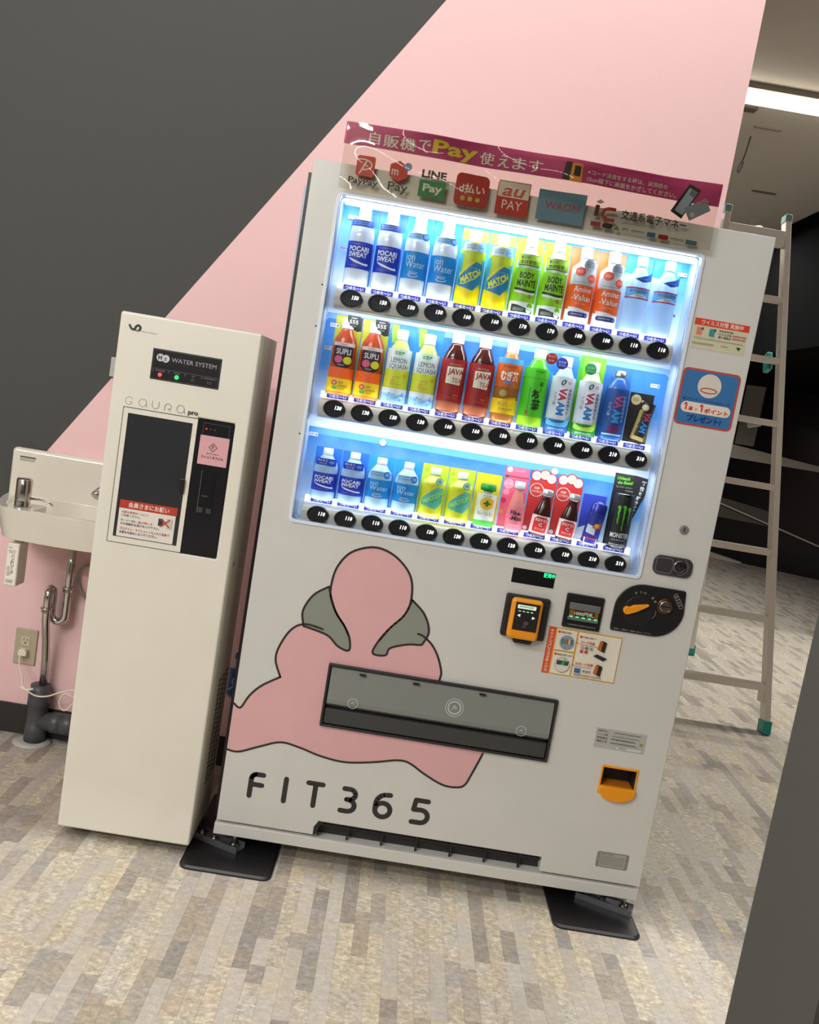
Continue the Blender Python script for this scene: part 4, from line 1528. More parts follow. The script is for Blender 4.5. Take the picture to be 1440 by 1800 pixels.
def L_amino(L):
    L.rect(-0.040, 0.032, 0.040, 0.094, 'FF6A22')
    L.text('Amino', -0.019, 0.076, 0.023, 0.090, 'F6F2F0', 0.01)
    L.text('-Value', -0.022, 0.055, 0.024, 0.070, 'F6F2F0', 0.01)
    L.text('BCAA', -0.010, 0.0455, 0.012, 0.0495, 'FFC09A', 0.0)
    L.rect(-0.040, 0.002, 0.040, 0.0315, 'F4F4F6')
    L.poly([(-0.0265, 0.032), (0.0265, 0.032), (0.0265, 0.029), (0.0, 0.036), (-0.0265, 0.038)], 'F4F4F6')
    L.rect(-0.024, 0.014, 0.024, 0.026, '27306E', r=0.006); L.scrib(-0.016, 0.0175, 0.010, 0.0225, 'C4CAEA'); L.disc(0.018, 0.020, 0.0030, '6A74B0')
    L.rect(-0.026, 0.0945, 0.026, 0.124, 'D5DAE2'); L.scrib(-0.020, 0.098, 0.020, 0.102, '8A90A0')
    L.disc(0.010, 0.144, 0.0155, 'BCC6D0', ry=0.0165); L.disc(-0.010, 0.126, 0.0115, 'F25A34'); L.disc(0.017, 0.112, 0.0105, 'F25A34')
    L.scrib(0.000, 0.137, 0.021, 0.152, '5A6A80', 3, 2); L.scrib(-0.017, 0.122, -0.003, 0.130, 'FFD0C0', 2, 3); L.scrib(0.010, 0.108, 0.024, 0.116, 'FFD0C0', 2, 5)


def L_geyser(L):
    LB = mat('6FB8F0', 0.4)
    L.rect(-0.038, 0.086, 0.038, 0.108, LB)
    L.poly([(-0.026, 0.086), (-0.006, 0.094), (0.008, 0.096), (0.026, 0.087)], 'E6F0FA')
    L.rect(-0.038, 0.108, 0.038, 0.1115, 'C2405A'); L.rect(-0.038, 0.083, 0.038, 0.0865, 'C2405A')
    L.text('CRYSTAL GEYSER', -0.022, 0.0985, 0.024, 0.1055, '2464C8', 0.02)
    L.scrib(-0.006, 0.0885, 0.012, 0.0925, '2F5AA0')
    L.poly([(-0.014, 0.132), (0.004, 0.124), (0.026, 0.131), (0.027, 0.152), (0.010, 0.142)], '1F5FD4')
    L.scrib(-0.002, 0.130, 0.018, 0.136, '7FA8F0')


def card(c, h, w=0.0345, extra=None, r=0.002):
    def f(L):
        L.rect(-w, 0.0, w, h, mat(c, 0.45), r=r)
        if extra: extra(L)
    return f


def e_pocari(L):
    L.rect(-0.033, 0.155, -0.016, 0.197, '2E86E8'); L.rect(0.018, 0.155, 0.033, 0.197, '1F6FE0')
    L.rect(-0.0345, 0.0, 0.0345, 0.150, '4FA2F0')


CARDB = card('3C96EC', 0.200, extra=e_pocari)
t = dummy('sports_drink_bottle', 'bottle', 0, 0, 'clear tall bottle with dark blue label, leftmost on the top row', 'sports drink bottles on the top row', 'pet', 0.200, 0.0275, MILKY, WTC, L_pocari(), CARDB)
pair(t, 0, 1, 'clear tall bottle with dark blue label, second from left on the top row')
t = dummy('ion_water_bottle', 'bottle', 0, 2, 'clear tall bottle with sky blue label, third from left on the top row', 'ion water bottles on the top row', 'pet', 0.196, 0.0275, MILKY, WTC, L_ion(), card('35A4F2', 0.197, extra=lambda L: (L.rect(-0.033, 0.155, -0.016, 0.193, '1FB4F0'), L.rect(0.018, 0.155, 0.033, 0.193, '1FB4F0'))))
pair(t, 0, 3, 'clear tall bottle with sky blue label, beside the first yellow bottle on the top row')


def e_match(L):
    L.rect(-0.0345, 0.0, 0.0345, 0.196, '55C0EC', r=0.002)
    L.rect(-0.033, 0.165, -0.015, 0.192, 'BBD82C'); L.rect(0.016, 0.165, 0.0345, 0.192, 'BBD82C')


t = dummy('vitamin_drink_bottle', 'bottle', 0, 4, 'tall yellow bottle with blue slanted band, left one of the top row pair', 'yellow vitamin drinks on the top row', 'square', 0.186, 0.0268, mat('E8E83C', 0.25), WTC, L_match(), e_match)
pair(t, 0, 5, 'tall yellow bottle with blue slanted band, next to the green bottles on top')


def e_body(L):
    L.rect(-0.0345, 0.0, 0.0345, 0.194, 'A8E020', r=0.002)
    for k in range(5):
        L.stroke([(-0.033, 0.168 + k * 0.005), (-0.019, 0.162 + k * 0.005)], 0.0014, '6FC81E', caps=False)
        L.stroke([(0.033, 0.168 + k * 0.005), (0.019, 0.162 + k * 0.005)], 0.0014, '6FC81E', caps=False)


t = dummy('green_drink_bottle', 'bottle', 0, 6, 'tall lime green bottle with black lettering, beside the yellow bottles on top', 'lime green drinks on the top row', 'pet', 0.192, 0.0268, plastic_clear('pet_lime', 'CFEFD8', 0.8), WTC, L_body, e_body)
pair(t, 0, 7, 'tall lime green bottle with black lettering, beside the orange bottles on top')
t = dummy('orange_drink_bottle', 'bottle', 0, 8, 'tall white bottle on an orange card, next to the lime green bottles', 'orange drinks on the top row', 'square', 0.190, 0.0268, plastic_clear('pet_grey', 'DDE4EC', 0.9), WTC, L_amino, card('FF6F30', 0.194))
pair(t, 0, 9, 'tall white bottle on an orange card, next to the clear water bottles')
t = dummy('water_bottle', 'bottle', 0, 10, 'clear pale blue water bottle with red lines, beside the orange drinks', 'clear water bottles on the top row', 'pet', 0.190, 0.0262, CLEARB, mat('7FC0F4', 0.35), L_geyser, lambda L: (L.rect(-0.0345, 0.0, 0.0345, 0.150, 'BFDCF8'), L.rect(-0.0345, 0.150, 0.0345, 0.192, '3AA6F4')))
pair(t, 0, 11, 'clear pale blue water bottle with red lines, rightmost on the top row')


# --- row two
def L_supli(L):
    L.poly([(-0.021, 0.124), (0.021, 0.124), (0.024, 0.112), (0.024, 0.082), (0.012, 0.070), (-0.010, 0.070), (-0.024, 0.082), (-0.024, 0.112)], '33182A')
    L.rect(-0.027, 0.124, 0.027, 0.133, 'D9CCC4'); L.scrib(-0.008, 0.1265, 0.008, 0.1300, '8A4A3A')
    L.text('SUPLI', -0.0155, 0.103, 0.0175, 0.1175, 'E0DCD8', 0.02); L.scrib(-0.008, 0.119, 0.010, 0.1215, 'A89AA0')
    L.disc(-0.009, 0.090, 0.0095, 'D9587A'); L.disc(0.012, 0.089, 0.0100, 'D8D22E'); L.scrib(-0.008, 0.074, 0.006, 0.078, 'D0C8CC')
    L.rect(-0.040, 0.042, 0.040, 0.0695, 'FF6A1E')
    L.rect(-0.040, 0.008, 0.040, 0.042, 'FFD41E'); L.rect(-0.040, 0.0, 0.040, 0.008, 'FF8A3A')
    L.disc(-0.010, 0.030, 0.0065, 'E84A3A'); L.disc(-0.008, 0.0175, 0.0065, '5FC040', ry=0.0045); L.disc(-0.010, 0.030, 0.0035, 'FFB0A0')
    L.text('SRI', -0.001, 0.029, 0.009, 0.0345, '7A4A2A', 0.0); L.text('LANKA', -0.001, 0.0205, 0.020, 0.0270, '7A4A2A', 0.0); L.scrib(0.002, 0.014, 0.014, 0.018, 'A86A2A')


def e_supli(L):
    L.rect(-0.0345, 0.0, 0.0345, 0.204, 'C9CC3A', r=0.002)
    L.poly([(0.000, 0.204), (0.034, 0.204), (0.034, 0.170), (0.022, 0.168), (0.006, 0.176), (0.000, 0.190)], '232226')


def f_555(L):
    L.poly([(-0.002, 0.203), (0.031, 0.203), (0.031, 0.172), (0.020, 0.171), (0.006, 0.178), (-0.001, 0.190)], '202024')
    L.scrib(0.008, 0.1945, 0.023, 0.1985, 'B8B8B4'); L.text('555', 0.004, 0.182, 0.027, 0.192, 'D6D8CC', 0.02); L.scrib(0.010, 0.175, 0.024, 0.179, 'B8B8B4')


t = dummy('red_tea_bottle', 'bottle', 1, 0, 'red tea bottle with black label and orange foot, leftmost on the middle row', 'red tea bottles on the middle row', 'pet', 0.196, 0.0272, mat('B84A28', 0.2), WTC, L_supli, e_supli)
F = Print(0.00012); f_555(F); F.build('price_flash', lambda u, v, h: (u, -0.0262 - h, v), t)
pair(t, 1, 1, 'red tea bottle with black label and orange foot, second on the middle row')


def L_lemon(L):
    L.rect(-0.040, 0.112, 0.040, 0.140, 'E4EEE8'); L.rect(-0.040, 0.088, 0.040, 0.112, 'E8F0EE'); L.rect(-0.040, 0.040, 0.040, 0.088, 'D8E23A')
    L.scrib(-0.010, 0.124, 0.012, 0.135, '2FA050', 1, 9)
    L.text('LEMON', -0.018, 0.105, 0.020, 0.118, '3A5A4A', 0.0); L.text('SQUASH', -0.021, 0.088, 0.023, 0.102, '3A5A4A', 0.0)
    L.text('0', -0.011, 0.048, -0.003, 0.064, 'E09A2C', 0.01); L.scrib(0.000, 0.048, 0.013, 0.053, 'E0A04A'); L.scrib(-0.008, 0.066, 0.012, 0.071, 'E0A04A')
    L.disc(0.019, 0.074, 0.0050, 'E0B82C')
    L.rect(-0.040, 0.026, 0.040, 0.040, 'E9F3FA'); L.rect(-0.040, 0.0, 0.040, 0.026, '9FD0F4')
    r_ = random.Random(4)
    for k in range(16):
        u, v = r_.uniform(-0.024, 0.022), r_.uniform(0.003, 0.030)
        s_ = r_.uniform(0.003, 0.006)
        L.poly([(u, v), (u + s_, v + s_ * 0.3), (u + s_ * 0.8, v + s_ * 1.2), (u - s_ * 0.3, v + s_)], ['5AAAE8', 'D0E9FA', '7FC4F2'][k % 3])


def e_lemon(L):
    L.rect(-0.0345, 0.0, 0.0345, 0.205, '3E96E4', r=0.002)
    L.poly([(-0.032, 0.205), (-0.012, 0.202), (-0.014, 0.160), (-0.026, 0.155)], 'A4D23C')


t = dummy('lemon_soda_bottle', 'bottle', 1, 2, 'pale green lemon soda bottle, next to the red tea bottles', 'lemon sodas on the middle row', 'pet', 0.190, 0.0268, mat('B6C86A', 0.2), mat('D6EAF0', 0.35), L_lemon, e_lemon)
pair(t, 1, 3, 'pale green lemon soda bottle, next to the dark tea bottles')


def L_java(L):
    L.rect(-0.042, 0.030, 0.042, 0.138, '9E1F1E')
    L.poly([(-0.015, 0.076), (0.019, 0.074), (0.023, 0.120), (-0.015, 0.118)], 'E4DCC4')
    L.text('JAVA', -0.012, 0.095, 0.0245, 0.114, 'A8201E', 0.03); L.text('TEA', -0.001, 0.079, 0.021, 0.091, 'A8201E', 0.0)
    L.text('SINVINO', -0.011, 0.122, 0.016, 0.127, 'D9A07A', 0.01)
    L.scrib(0.006, 0.045, 0.018, 0.049, 'D98A5A'); L.scrib(-0.006, 0.038, 0.016, 0.042, 'C0604A')


t = dummy('straight_tea_bottle', 'bottle', 1, 4, 'dark brown tea bottle with red label, left one of the two', 'dark teas on the middle row', 'tea', 0.203, 0.0285, mat('3E1510', 0.15), mat('EDEDEA', 0.35), L_java, None)
L_ = lathe('foot', [(0.0282, 0.0005), (0.0329, 0.008), (0.0302, 0.0235), (0.0330, 0.030)], mat('C07050', 0.15), t, n=28, sy=0.76)
pair(t, 1, 5, 'dark brown tea bottle with red label, beside the barley tea')


def L_mugi(L):
    L.rect(-0.040, 0.090, 0.040, 0.150, 'D2601C'); L.rect(-0.040, 0.150, 0.040, 0.164, '4FA0D8')
    L.text('むぎ茶', -0.020, 0.106, 0.022, 0.132, 'F4E8D8', 0.04); L.rect(-0.010, 0.0985, 0.012, 0.104, '3F8ACB')
    L.scrib(-0.016, 0.139, 0.016, 0.145, '7A2A10'); L.disc(-0.008, 0.074, 0.0105, '9A7A34'); L.disc(-0.008, 0.074, 0.008, 'C0A04A')
    L.rect(-0.040, 0.022, 0.040, 0.060, 'FFD81E')
    L.poly([(-0.026, 0.060), (0.026, 0.060), (0.026, 0.067), (0.006, 0.064), (-0.010, 0.058), (-0.026, 0.056)], 'FFC814')
    L.text('香ばしい', -0.016, 0.042, 0.018, 0.052, 'D0902A', 0.0); L.scrib(-0.012, 0.030, 0.018, 0.037, 'B89A2A', 1)
    L.scrib(-0.002, 0.0605, 0.020, 0.064, 'B07A2A')


dummy('barley_tea_bottle', 'bottle', 1, 6, 'brown barley tea bottle with orange and yellow label', None, 'tea', 0.203, 0.0280, mat('A86A34', 0.2), mat('EAE8E4', 0.35), L_mugi, None)


def L_ocha(L):
    L.rect(-0.042, 0.026, 0.042, 0.150, '4CC81C'); L.rect(-0.042, 0.124, 0.042, 0.1256, '2F9A14'); L.rect(-0.042, 0.004, 0.042, 0.026, 'A8E62A')
    K = '1C2A12'
    L.scrib(-0.004, 0.139, 0.014, 0.144, K)
    L.text('お', 0.008, 0.106, 0.018, 0.118, K, 0.03); L.rect(0.012, 0.092, 0.0135, 0.102, K)
    L.text('お', -0.006, 0.074, 0.012, 0.096, K, 0.06); L.text('茶', -0.004, 0.044, 0.016, 0.072, K, 0.06)
    L.scrib(-0.0125, 0.045, -0.0105, 0.100, '2F6A1A', 9); L.rect(-0.015, 0.030, -0.009, 0.042, 'A85A1C', r=0.001)


dummy('green_tea_bottle', 'bottle', 1, 7, 'bright green tea bottle with black brush characters', None, 'tea', 0.200, 0.0280, mat('4EB420', 0.2), mat('E9F2E4', 0.35), L_ocha, None)
F = Print(0.0002)
F.disc(PX[7] + 0.026, 1.449, 0.0145, 'B8322A', n=24)
F.text('ホット', PX[7] + 0.017, 1.451, PX[7] + 0.035, 1.457, 'F0D8D0', 0.02)
F.text('もOK', PX[7] + 0.018, 1.441, PX[7] + 0.034, 1.447, 'F0D8D0', 0.02)
F.build('round_flash', flat(0.016), vm)


def vaam(bgc, mid, txt1='C8285A', zero=True):
    def f(L):
        L.rect(-0.042, 0.030, 0.042, 0.140, 'DDE6EE')
        if zero: L.text_at('0', -0.002, 0.130 - 0.004, 0.010, 0.015, 0, '1F3A30', 0.02, 0.3); L.disc(0.012, 0.126, 0.0045, 'E0A0B8')
        L.rect(-0.010, 0.030, 0.010, 0.114, 'EEF2F6', r=0.003)
        L.text('VA', -0.009, 0.078, 0.009, 0.112, txt1, 0.04, rot=-90); L.text('AM', -0.009, 0.042, 0.009, 0.077, '2A8AD6', 0.04, rot=-90)
        L.vtext('体脂肪を燃やす', 0.0165, 0.112, 0.0085, '2A3A50', 0.01)
        L.vtext('アミノ酸', -0.0160, 0.098, 0.0070, '3A4A60', 0.0)
        L.rect(-0.042, 0.0, 0.042, 0.030, bgc)
        sw = catmull([(-0.026, 0.030), (-0.010, 0.022), (0.012, 0.026), (0.026, 0.044), (0.026, 0.020), (0.006, 0.012), (-0.026, 0.016)], 4, True)
        L.poly(sw, mid)
        L.scrib(-0.020, 0.003, 0.016, 0.009, 'BFD0E0', 1, 4)
    return f


def e_vaamb(L):
    L.rect(-0.0345, 0.0, 0.0345, 0.200, '3A84DC', r=0.003); L.rect(-0.0335, 0.0, -0.026, 0.15, '4FA8F4')


def e_vaamg(L):
    L.rect(-0.0345, 0.0, 0.0345, 0.206, '7CC828', r=0.006); L.rect(-0.0345, 0.120, -0.024, 0.200, '4FB02C')


t = dummy('sports_water_bottle', 'bottle', 1, 8, 'blue and white sports drink bottle with dark blue round sticker', None, 'pet', 0.192, 0.0262, mat('A9CCEC', 0.2), mat('E4EEF6', 0.35), vaam('2A62A8', '5FC0F4'), e_vaamb)
F = Print(0.0001); F.disc(-0.016, 0.1720, 0.0150, '232A86', n=24); F.text('カラダ', -0.026, 0.172, -0.006, 0.178, 'C8D0F4', 0.01); F.text('づくりに', -0.026, 0.164, -0.006, 0.170, 'C8D0F4', 0.01)
F.build('round_flash', lambda u, v, h: (u, -0.0262 - h, v), t)
t = dummy('sports_water_bottle', 'bottle', 1, 9, 'green and white sports drink bottle on a green card with green round sticker', None, 'pet', 0.190, 0.0262, mat('C4E4A8', 0.2), mat('E4F2E0', 0.35), vaam('2F8A34', 'B4E848'), e_vaamg)
F = Print(0.0001); F.disc(-0.013, 0.1700, 0.0150, '1F9248', n=24); F.text('スッキリ', -0.023, 0.170, -0.003, 0.176, 'BFE8C4', 0.01); F.text('おいしい', -0.023, 0.162, -0.003, 0.168, 'BFE8C4', 0.01)
F.build('round_flash', lambda u, v, h: (u, -0.0262 - h, v), t)


def L_vcan(L):
    L.rect(-0.042, 0.010, 0.042, 0.132, '1E4E96')
    L.text('VA', -0.007, 0.082, 0.010, 0.118, 'D84A78', 0.04, rot=-90); L.text('AM', -0.007, 0.046, 0.010, 0.081, '4AA8EC', 0.04, rot=-90)
    L.vtext('体脂肪を燃やす', 0.0160, 0.118, 0.0088, 'A9C4EA', 0.0); L.vtext('アミノ酸', -0.0160, 0.096, 0.0075, 'A9C4EA', 0.0)
    L.poly([(-0.015, 0.022), (0.004, 0.018), (0.014, 0.028), (0.010, 0.042), (-0.008, 0.040)], '6A2A6E'); L.rect(-0.024, 0.0135, 0.022, 0.0175, 'B8D4F2')


dummy('aluminium_bottle', 'bottle', 1, 10, 'dark blue metal bottle with silver cap, beside the small black pouch', None, 'neckcan', 0.180, 0.0265, mat('2A5AA0', 0.25), M_STEEL, L_vcan,
      lambda L: (L.rect(-0.0345, 0.0, 0.0345, 0.188, '3478CC', r=0.002), L.scrib(-0.020, 0.160, 0.022, 0.165, 'C84A6A')))


def L_vgel(L):
    L.rect(-0.036, 0.006, 0.036, 0.112, '1E1A1C')
    L.poly([(-0.024, 0.014), (-0.012, 0.014), (-0.010, 0.090), (-0.022, 0.090)], 'B09A50')
    L.rect(-0.016, 0.012, 0.018, 0.022, 'C0A862'); L.text('VA', -0.004, 0.062, 0.012, 0.088, 'D0466A', 0.04, rot=-90); L.text('AM', -0.004, 0.034, 0.012, 0.061, '3A9AE4', 0.04, rot=-90)
    L.vtext('スーパー', -0.012, 0.066, 0.0075, 'C8BE98', 0.0); L.disc(-0.008, 0.098, 0.0085, 'B8A878'); L.disc(-0.008, 0.098, 0.0065, 'D6C99A')


def e_gel(L):
    L.rect(-0.0315, 0.0, 0.0315, 0.134, '27231F'); L.poly([(0.012, 0.006), (0.0310, 0.006), (0.0310, 0.075), (0.020, 0.060)], 'A08C48')
    L.disc(-0.014, 0.116, 0.0135, 'C8BA88'); L.scrib(-0.022, 0.111, -0.006, 0.121, '5A4C2C', 2); L.poly([(0.0, 0.112), (0.022, 0.102), (0.022, 0.107), (0.002, 0.118)], 'D6D08A')
    L.rect(-0.0300, 0.002, 0.030, 0.008, '1C1A1C')


dummy('energy_shot', 'can', 1, 11, 'small black and gold energy shot tilted on a black card', None, 'can', 0.108, 0.0150, mat('2A2622', 0.3), None, L_vgel, e_gel, cx=-0.004, tilt=10, z0=0.004)


# --- row three
t = dummy('small_sports_drink', 'bottle', 2, 0, 'short bottle with dark blue label, leftmost on the bottom row', 'small sports drinks on the bottom row', 'pet', 0.136, 0.0272, mat('A8CCF4', 0.25), WTC, L_pocari(True), card('2C76D4', 0.136), capr=0.42)
pair(t, 2, 1, 'short bottle with dark blue label, second on the bottom row')
t = dummy('small_ion_water', 'bottle', 2, 2, 'short bottle with sky blue label, third on the bottom row', 'small ion waters on the bottom row', 'pet', 0.134, 0.0272, mat('B4DDF8', 0.25), WTC, L_ion(True), card('2E9AE0', 0.136), capr=0.42)
pair(t, 2, 3, 'short bottle with sky blue label, beside the small yellow bottles')
t = dummy('small_vitamin_drink', 'bottle', 2, 4, 'short yellow bottle with green slanted band, left one of the bottom pair', 'small yellow vitamin drinks', 'square', 0.132, 0.0262, mat('E2EA60', 0.25), mat('E4EED0', 0.35), L_match(True), card('C6DC3A', 0.138, extra=lambda L: L.disc(-0.024, 0.122, 0.0045, '9AC83A')), capr=0.46)
pair(t, 2, 5, 'short yellow bottle with green slanted band, beside the lemon box on the bottom row')


def L_chelate(L):
    L.rect(-0.040, 0.016, 0.040, 0.086, 'E9EEDC'); L.disc(0.001, 0.062, 0.0165, 'F4C22A'); L.poly([(0.012, 0.070), (0.020, 0.078), (0.014, 0.066)], 'E8A81E')
    L.rect(-0.0015, 0.054, 0.0035, 0.070, '2E7A2A'); L.rect(-0.007, 0.0595, 0.009, 0.0645, '2E7A2A'); L.scrib(-0.010, 0.080, 0.010, 0.083, '5A6A5A')
    L.text('キレートレモン', -0.0175, 0.030, 0.0185, 0.0405, '3A4A34', 0.0); L.rect(-0.040, 0.002, 0.040, 0.016, '4CC84A')


dummy('lemon_drink_bottle', 'bottle', 2, 6, 'small lemon drink bottle with green cap on a yellow card', None, 'vial', 0.112, 0.0225, mat('DFE8C8', 0.25), mat('1F8C34', 0.35), L_chelate, card('E6D42E', 0.137, 0.0335), capr=0.80)


def L_fibe(L):
    L.rect(-0.034, 0.006, 0.034, 0.060, 'F27C8E'); L.text('Fibe-', -0.013, 0.044, 0.013, 0.056, '30202A', 0.03); L.text('-Mini', -0.014, 0.030, 0.015, 0.042, '30202A', 0.03)
    L.scrib(-0.012, 0.014, 0.010, 0.020, 'F8D0D4')


def e_fibe(L):
    L.rect(-0.032, 0.0, 0.032, 0.166, 'E8647E', r=0.003)
    L.disc(-0.021, 0.158, 0.0075, 'F0C4D0'); L.scrib(-0.010, 0.154, 0.022, 0.162, 'F4A0B4', 2); L.disc(-0.018, 0.120, 0.0120, 'E898AC'); L.ring(-0.018, 0.120, 0.0120, 0.0012, 'F4D0DA'); L.scrib(-0.026, 0.117, -0.010, 0.123, 'F8E0E4')
    L.disc(-0.021, 0.098, 0.0085, 'E898AC'); L.disc(-0.025, 0.075, 0.0075, 'D8305A'); L.disc(-0.026, 0.140, 0.004, '4A5A3A'); L.disc(-0.026, 0.045, 0.006, 'F0904A')
    L.poly([(-0.032, 0.142), (0.032, 0.142), (0.032, 0.1405), (-0.032, 0.1405)], 'A83A58')


dummy('fiber_drink_bottle', 'bottle', 2, 7, 'small pink drink bottle with silver cap on a pink card', None, 'vial', 0.132, 0.0200, mat('E88A84', 0.2), mat('D9D6DC', 0.3), L_fibe, e_fibe, cx=0.009, capr=0.60)


def L_oro(L):
    L.rect(-0.034, 0.006, 0.034, 0.054, 'E9E0DC'); L.poly([(-0.018, 0.010), (0.018, 0.010), (0.018, 0.045), (0.010, 0.051), (-0.010, 0.051), (-0.018, 0.045)], 'CE2A28')
    L.text('オロナミン', -0.015, 0.038, 0.015, 0.046, 'F6E6E0', 0.03); L.text('C', -0.004, 0.026, 0.004, 0.035, 'F6E6E0', 0.03); L.text('ドリンク', -0.010, 0.016, 0.010, 0.022, 'F6E6E0', 0.02)


def e_oro(L):
    L.rect(-0.0345, 0.0, 0.0345, 0.142, 'CE3430', r=0.003)
    for cx_, cz_, r_, c_ in ((-0.020, 0.153, 0.0135, 'F0D0CC'), (0.002, 0.158, 0.0135, 'F0DCB0'), (0.020, 0.150, 0.0130, 'F0D0CC')):
        L.disc(cx_, cz_, r_ + 0.0016, 'C8282A'); 
    for cx_, cz_, r_, c_ in ((-0.020, 0.153, 0.0120, 'F0D8D4'), (0.002, 0.158, 0.0120, 'F0E0B4'), (0.020, 0.150, 0.0120, 'F0D8D4')):
        L.disc(cx_, cz_, r_, c_); L.scrib(cx_ - 0.008, cz_ - 0.005, cx_ + 0.008, cz_ + 0.005, 'D88A7A', 2)
    L.disc(-0.014, 0.116, 0.0185, 'D8D0C8'); L.disc(-0.014, 0.116, 0.0165, 'C43A34'); L.text('元気', -0.022, 0.1175, -0.006, 0.1245, 'F4DCD0', 0.02); L.text('ハツラツ!', -0.027, 0.108, -0.001, 0.1150, 'F4DCD0', 0.02)
    L.disc(0.026, 0.030, 0.008, 'E0D0DC'); L.disc(-0.028, 0.012, 0.006, 'E0D0DC')


t = dummy('brown_tonic_bottle', 'bottle', 2, 8, 'small brown glass bottle with red label, beside the pink drink', 'brown tonic bottles on red cards', 'vial', 0.124, 0.0205, mat('3A1C14', 0.12), mat('C8C2BE', 0.25, metal=0.6), L_oro, e_oro, cx=0.003, tilt=5, capr=0.62)
pair(t, 2, 9, 'small brown glass bottle with red label, beside the blue and silver can')


def L_bull(L):
    B, S = '27308A', 'C4CAD6'
    L.rect(-0.034, 0.003, 0.034, 0.084, B)
    L.poly([(-0.018, 0.030), (0.004, 0.026), (0.004, 0.048), (-0.018, 0.052)], S); L.poly([(0.004, 0.048), (0.022, 0.044), (0.022, 0.070), (0.004, 0.072)][:4], '3A46A0')
    L.poly([(-0.006, 0.046), (0.002, 0.054), (0.012, 0.052), (0.014, 0.046), (0.004, 0.042)], 'E0502C'); L.poly([(0.004, 0.056), (0.012, 0.062), (0.016, 0.056), (0.012, 0.050)], 'E0502C'); L.disc(0.004, 0.052, 0.0055, 'F2B42A')
    L.rect(-0.020, 0.014, 0.014, 0.018, 'B83A4A')


def e_bull(L):
    L.rect(-0.0315, 0.0, 0.0315, 0.128, 'DCE4F2', r=0.002); L.poly([(-0.0315, 0.128), (0.0315, 0.128), (0.0315, 0.070), (0.0, 0.050), (-0.0315, 0.035)], '3A4AC0')
    L.disc(0.016, 0.098, 0.0135, 'C4CCDC'); L.scrib(0.007, 0.093, 0.025, 0.102, '5A6494', 2); L.scrib(-0.024, 0.004, 0.020, 0.008, 'A8A878')


t = dummy('energy_drink_can', 'can', 2, 10, 'small blue and silver energy drink can on a blue card', None, 'can', 0.092, 0.0185, mat('2A3390', 0.25, metal=0.3), None, L_bull, e_bull, cx=-0.002, tilt=7, z0=0.018)
box('can_stand', -0.018, 0.016, -0.012, 0.020, 0.0, 0.0175, mat('E6ECF6', 0.4), t)


def L_monster(L):
    K, G = '17181A', '5CB82A'
    L.rect(-0.040, 0.008, 0.040, 0.140, K)
    for k, (u, v1, v0) in enumerate(((-0.011, 0.114, 0.066), (0.001, 0.116, 0.050), (0.013, 0.112, 0.066))):
        r_ = random.Random(10 + k)
        lft, rgt = [], []
        for j in range(9):
            v = v1 - (v1 - v0) * j / 8
            wd = 0.0042 * (1 - j / 9) + 0.0012 + r_.uniform(-0.0008, 0.0008)
            c_ = u + r_.uniform(-0.0008, 0.0008)
            lft.append((c_ - wd / 2, v)); rgt.append((c_ + wd / 2, v))
        L.poly(lft + rgt[::-1], G, 2)
        L.poly([(u - 0.0055, v1 - 0.003), (u - 0.001, v1 + 0.001), (u + 0.0035, v1 - 0.004), (u + 0.0025, v1 - 0.010), (u - 0.002, v1 - 0.010)], G, 3)
    L.text('MONSTER', -0.024, 0.030, 0.024, 0.043, 'D6D6D2', 0.03); L.text('ENERGY', -0.016, 0.0225, 0.016, 0.0262, 'B8B8B4', 0.0); L.scrib(-0.022, 0.010, 0.018, 0.014, 'C8C8C4'); L.rect(-0.040, 0.0075, 0.040, 0.0085, 'B0B4B4')


def e_mon(L):
    K = '1D1E1F'
    L.rect(-0.0300, 0.0, 0.0300, 0.196, K)
    L.poly([(0.0280, 0.196), (0.0720, 0.190), (0.0260, 0.050), (0.0260, 0.120)], K)
    G = '6CC02E'
    L.text_at('Unleash', -0.006, 0.184, 0.034, 0.009, 0, G, 0.03, 0.2); L.text_at('the Beast!', 0.000, 0.173, 0.040, 0.009, 4, G, 0.03, 0.2)
    L.text('モンスターエナジー', -0.022, 0.158, 0.022, 0.163, 'C8C8C4', 0.0); L.scrib(0.004, 0.150, 0.024, 0.154, 'C8C8C4')
    pts = [(0.049, 0.178), (0.0465, 0.164), (0.044, 0.151), (0.041, 0.138), (0.038, 0.125), (0.0355, 0.112), (0.033, 0.100)]
    for (u, v), ch, s_ in zip(pts, '野性を解き放て', (0.0125, 0.0125, 0.009, 0.0115, 0.0105, 0.0115, 0.0105)):
        L.text_at(ch, u, v, s_, s_, -10, 'E6E6E2', 0.03)


t = dummy('tall_energy_can', 'can', 2, 11, 'tall black energy drink can with green claw mark, rightmost on the bottom row', None, 'can', 0.145, 0.0240, mat('141516', 0.25, metal=0.3), None, L_monster, e_mon)
lathe('can_rim', [(0.0247, 0.1435), (0.0247, 0.1455), (0.021, 0.1452)], mat('9A9EA0', 0.2, metal=1.0), t, n=28, sy=0.8)

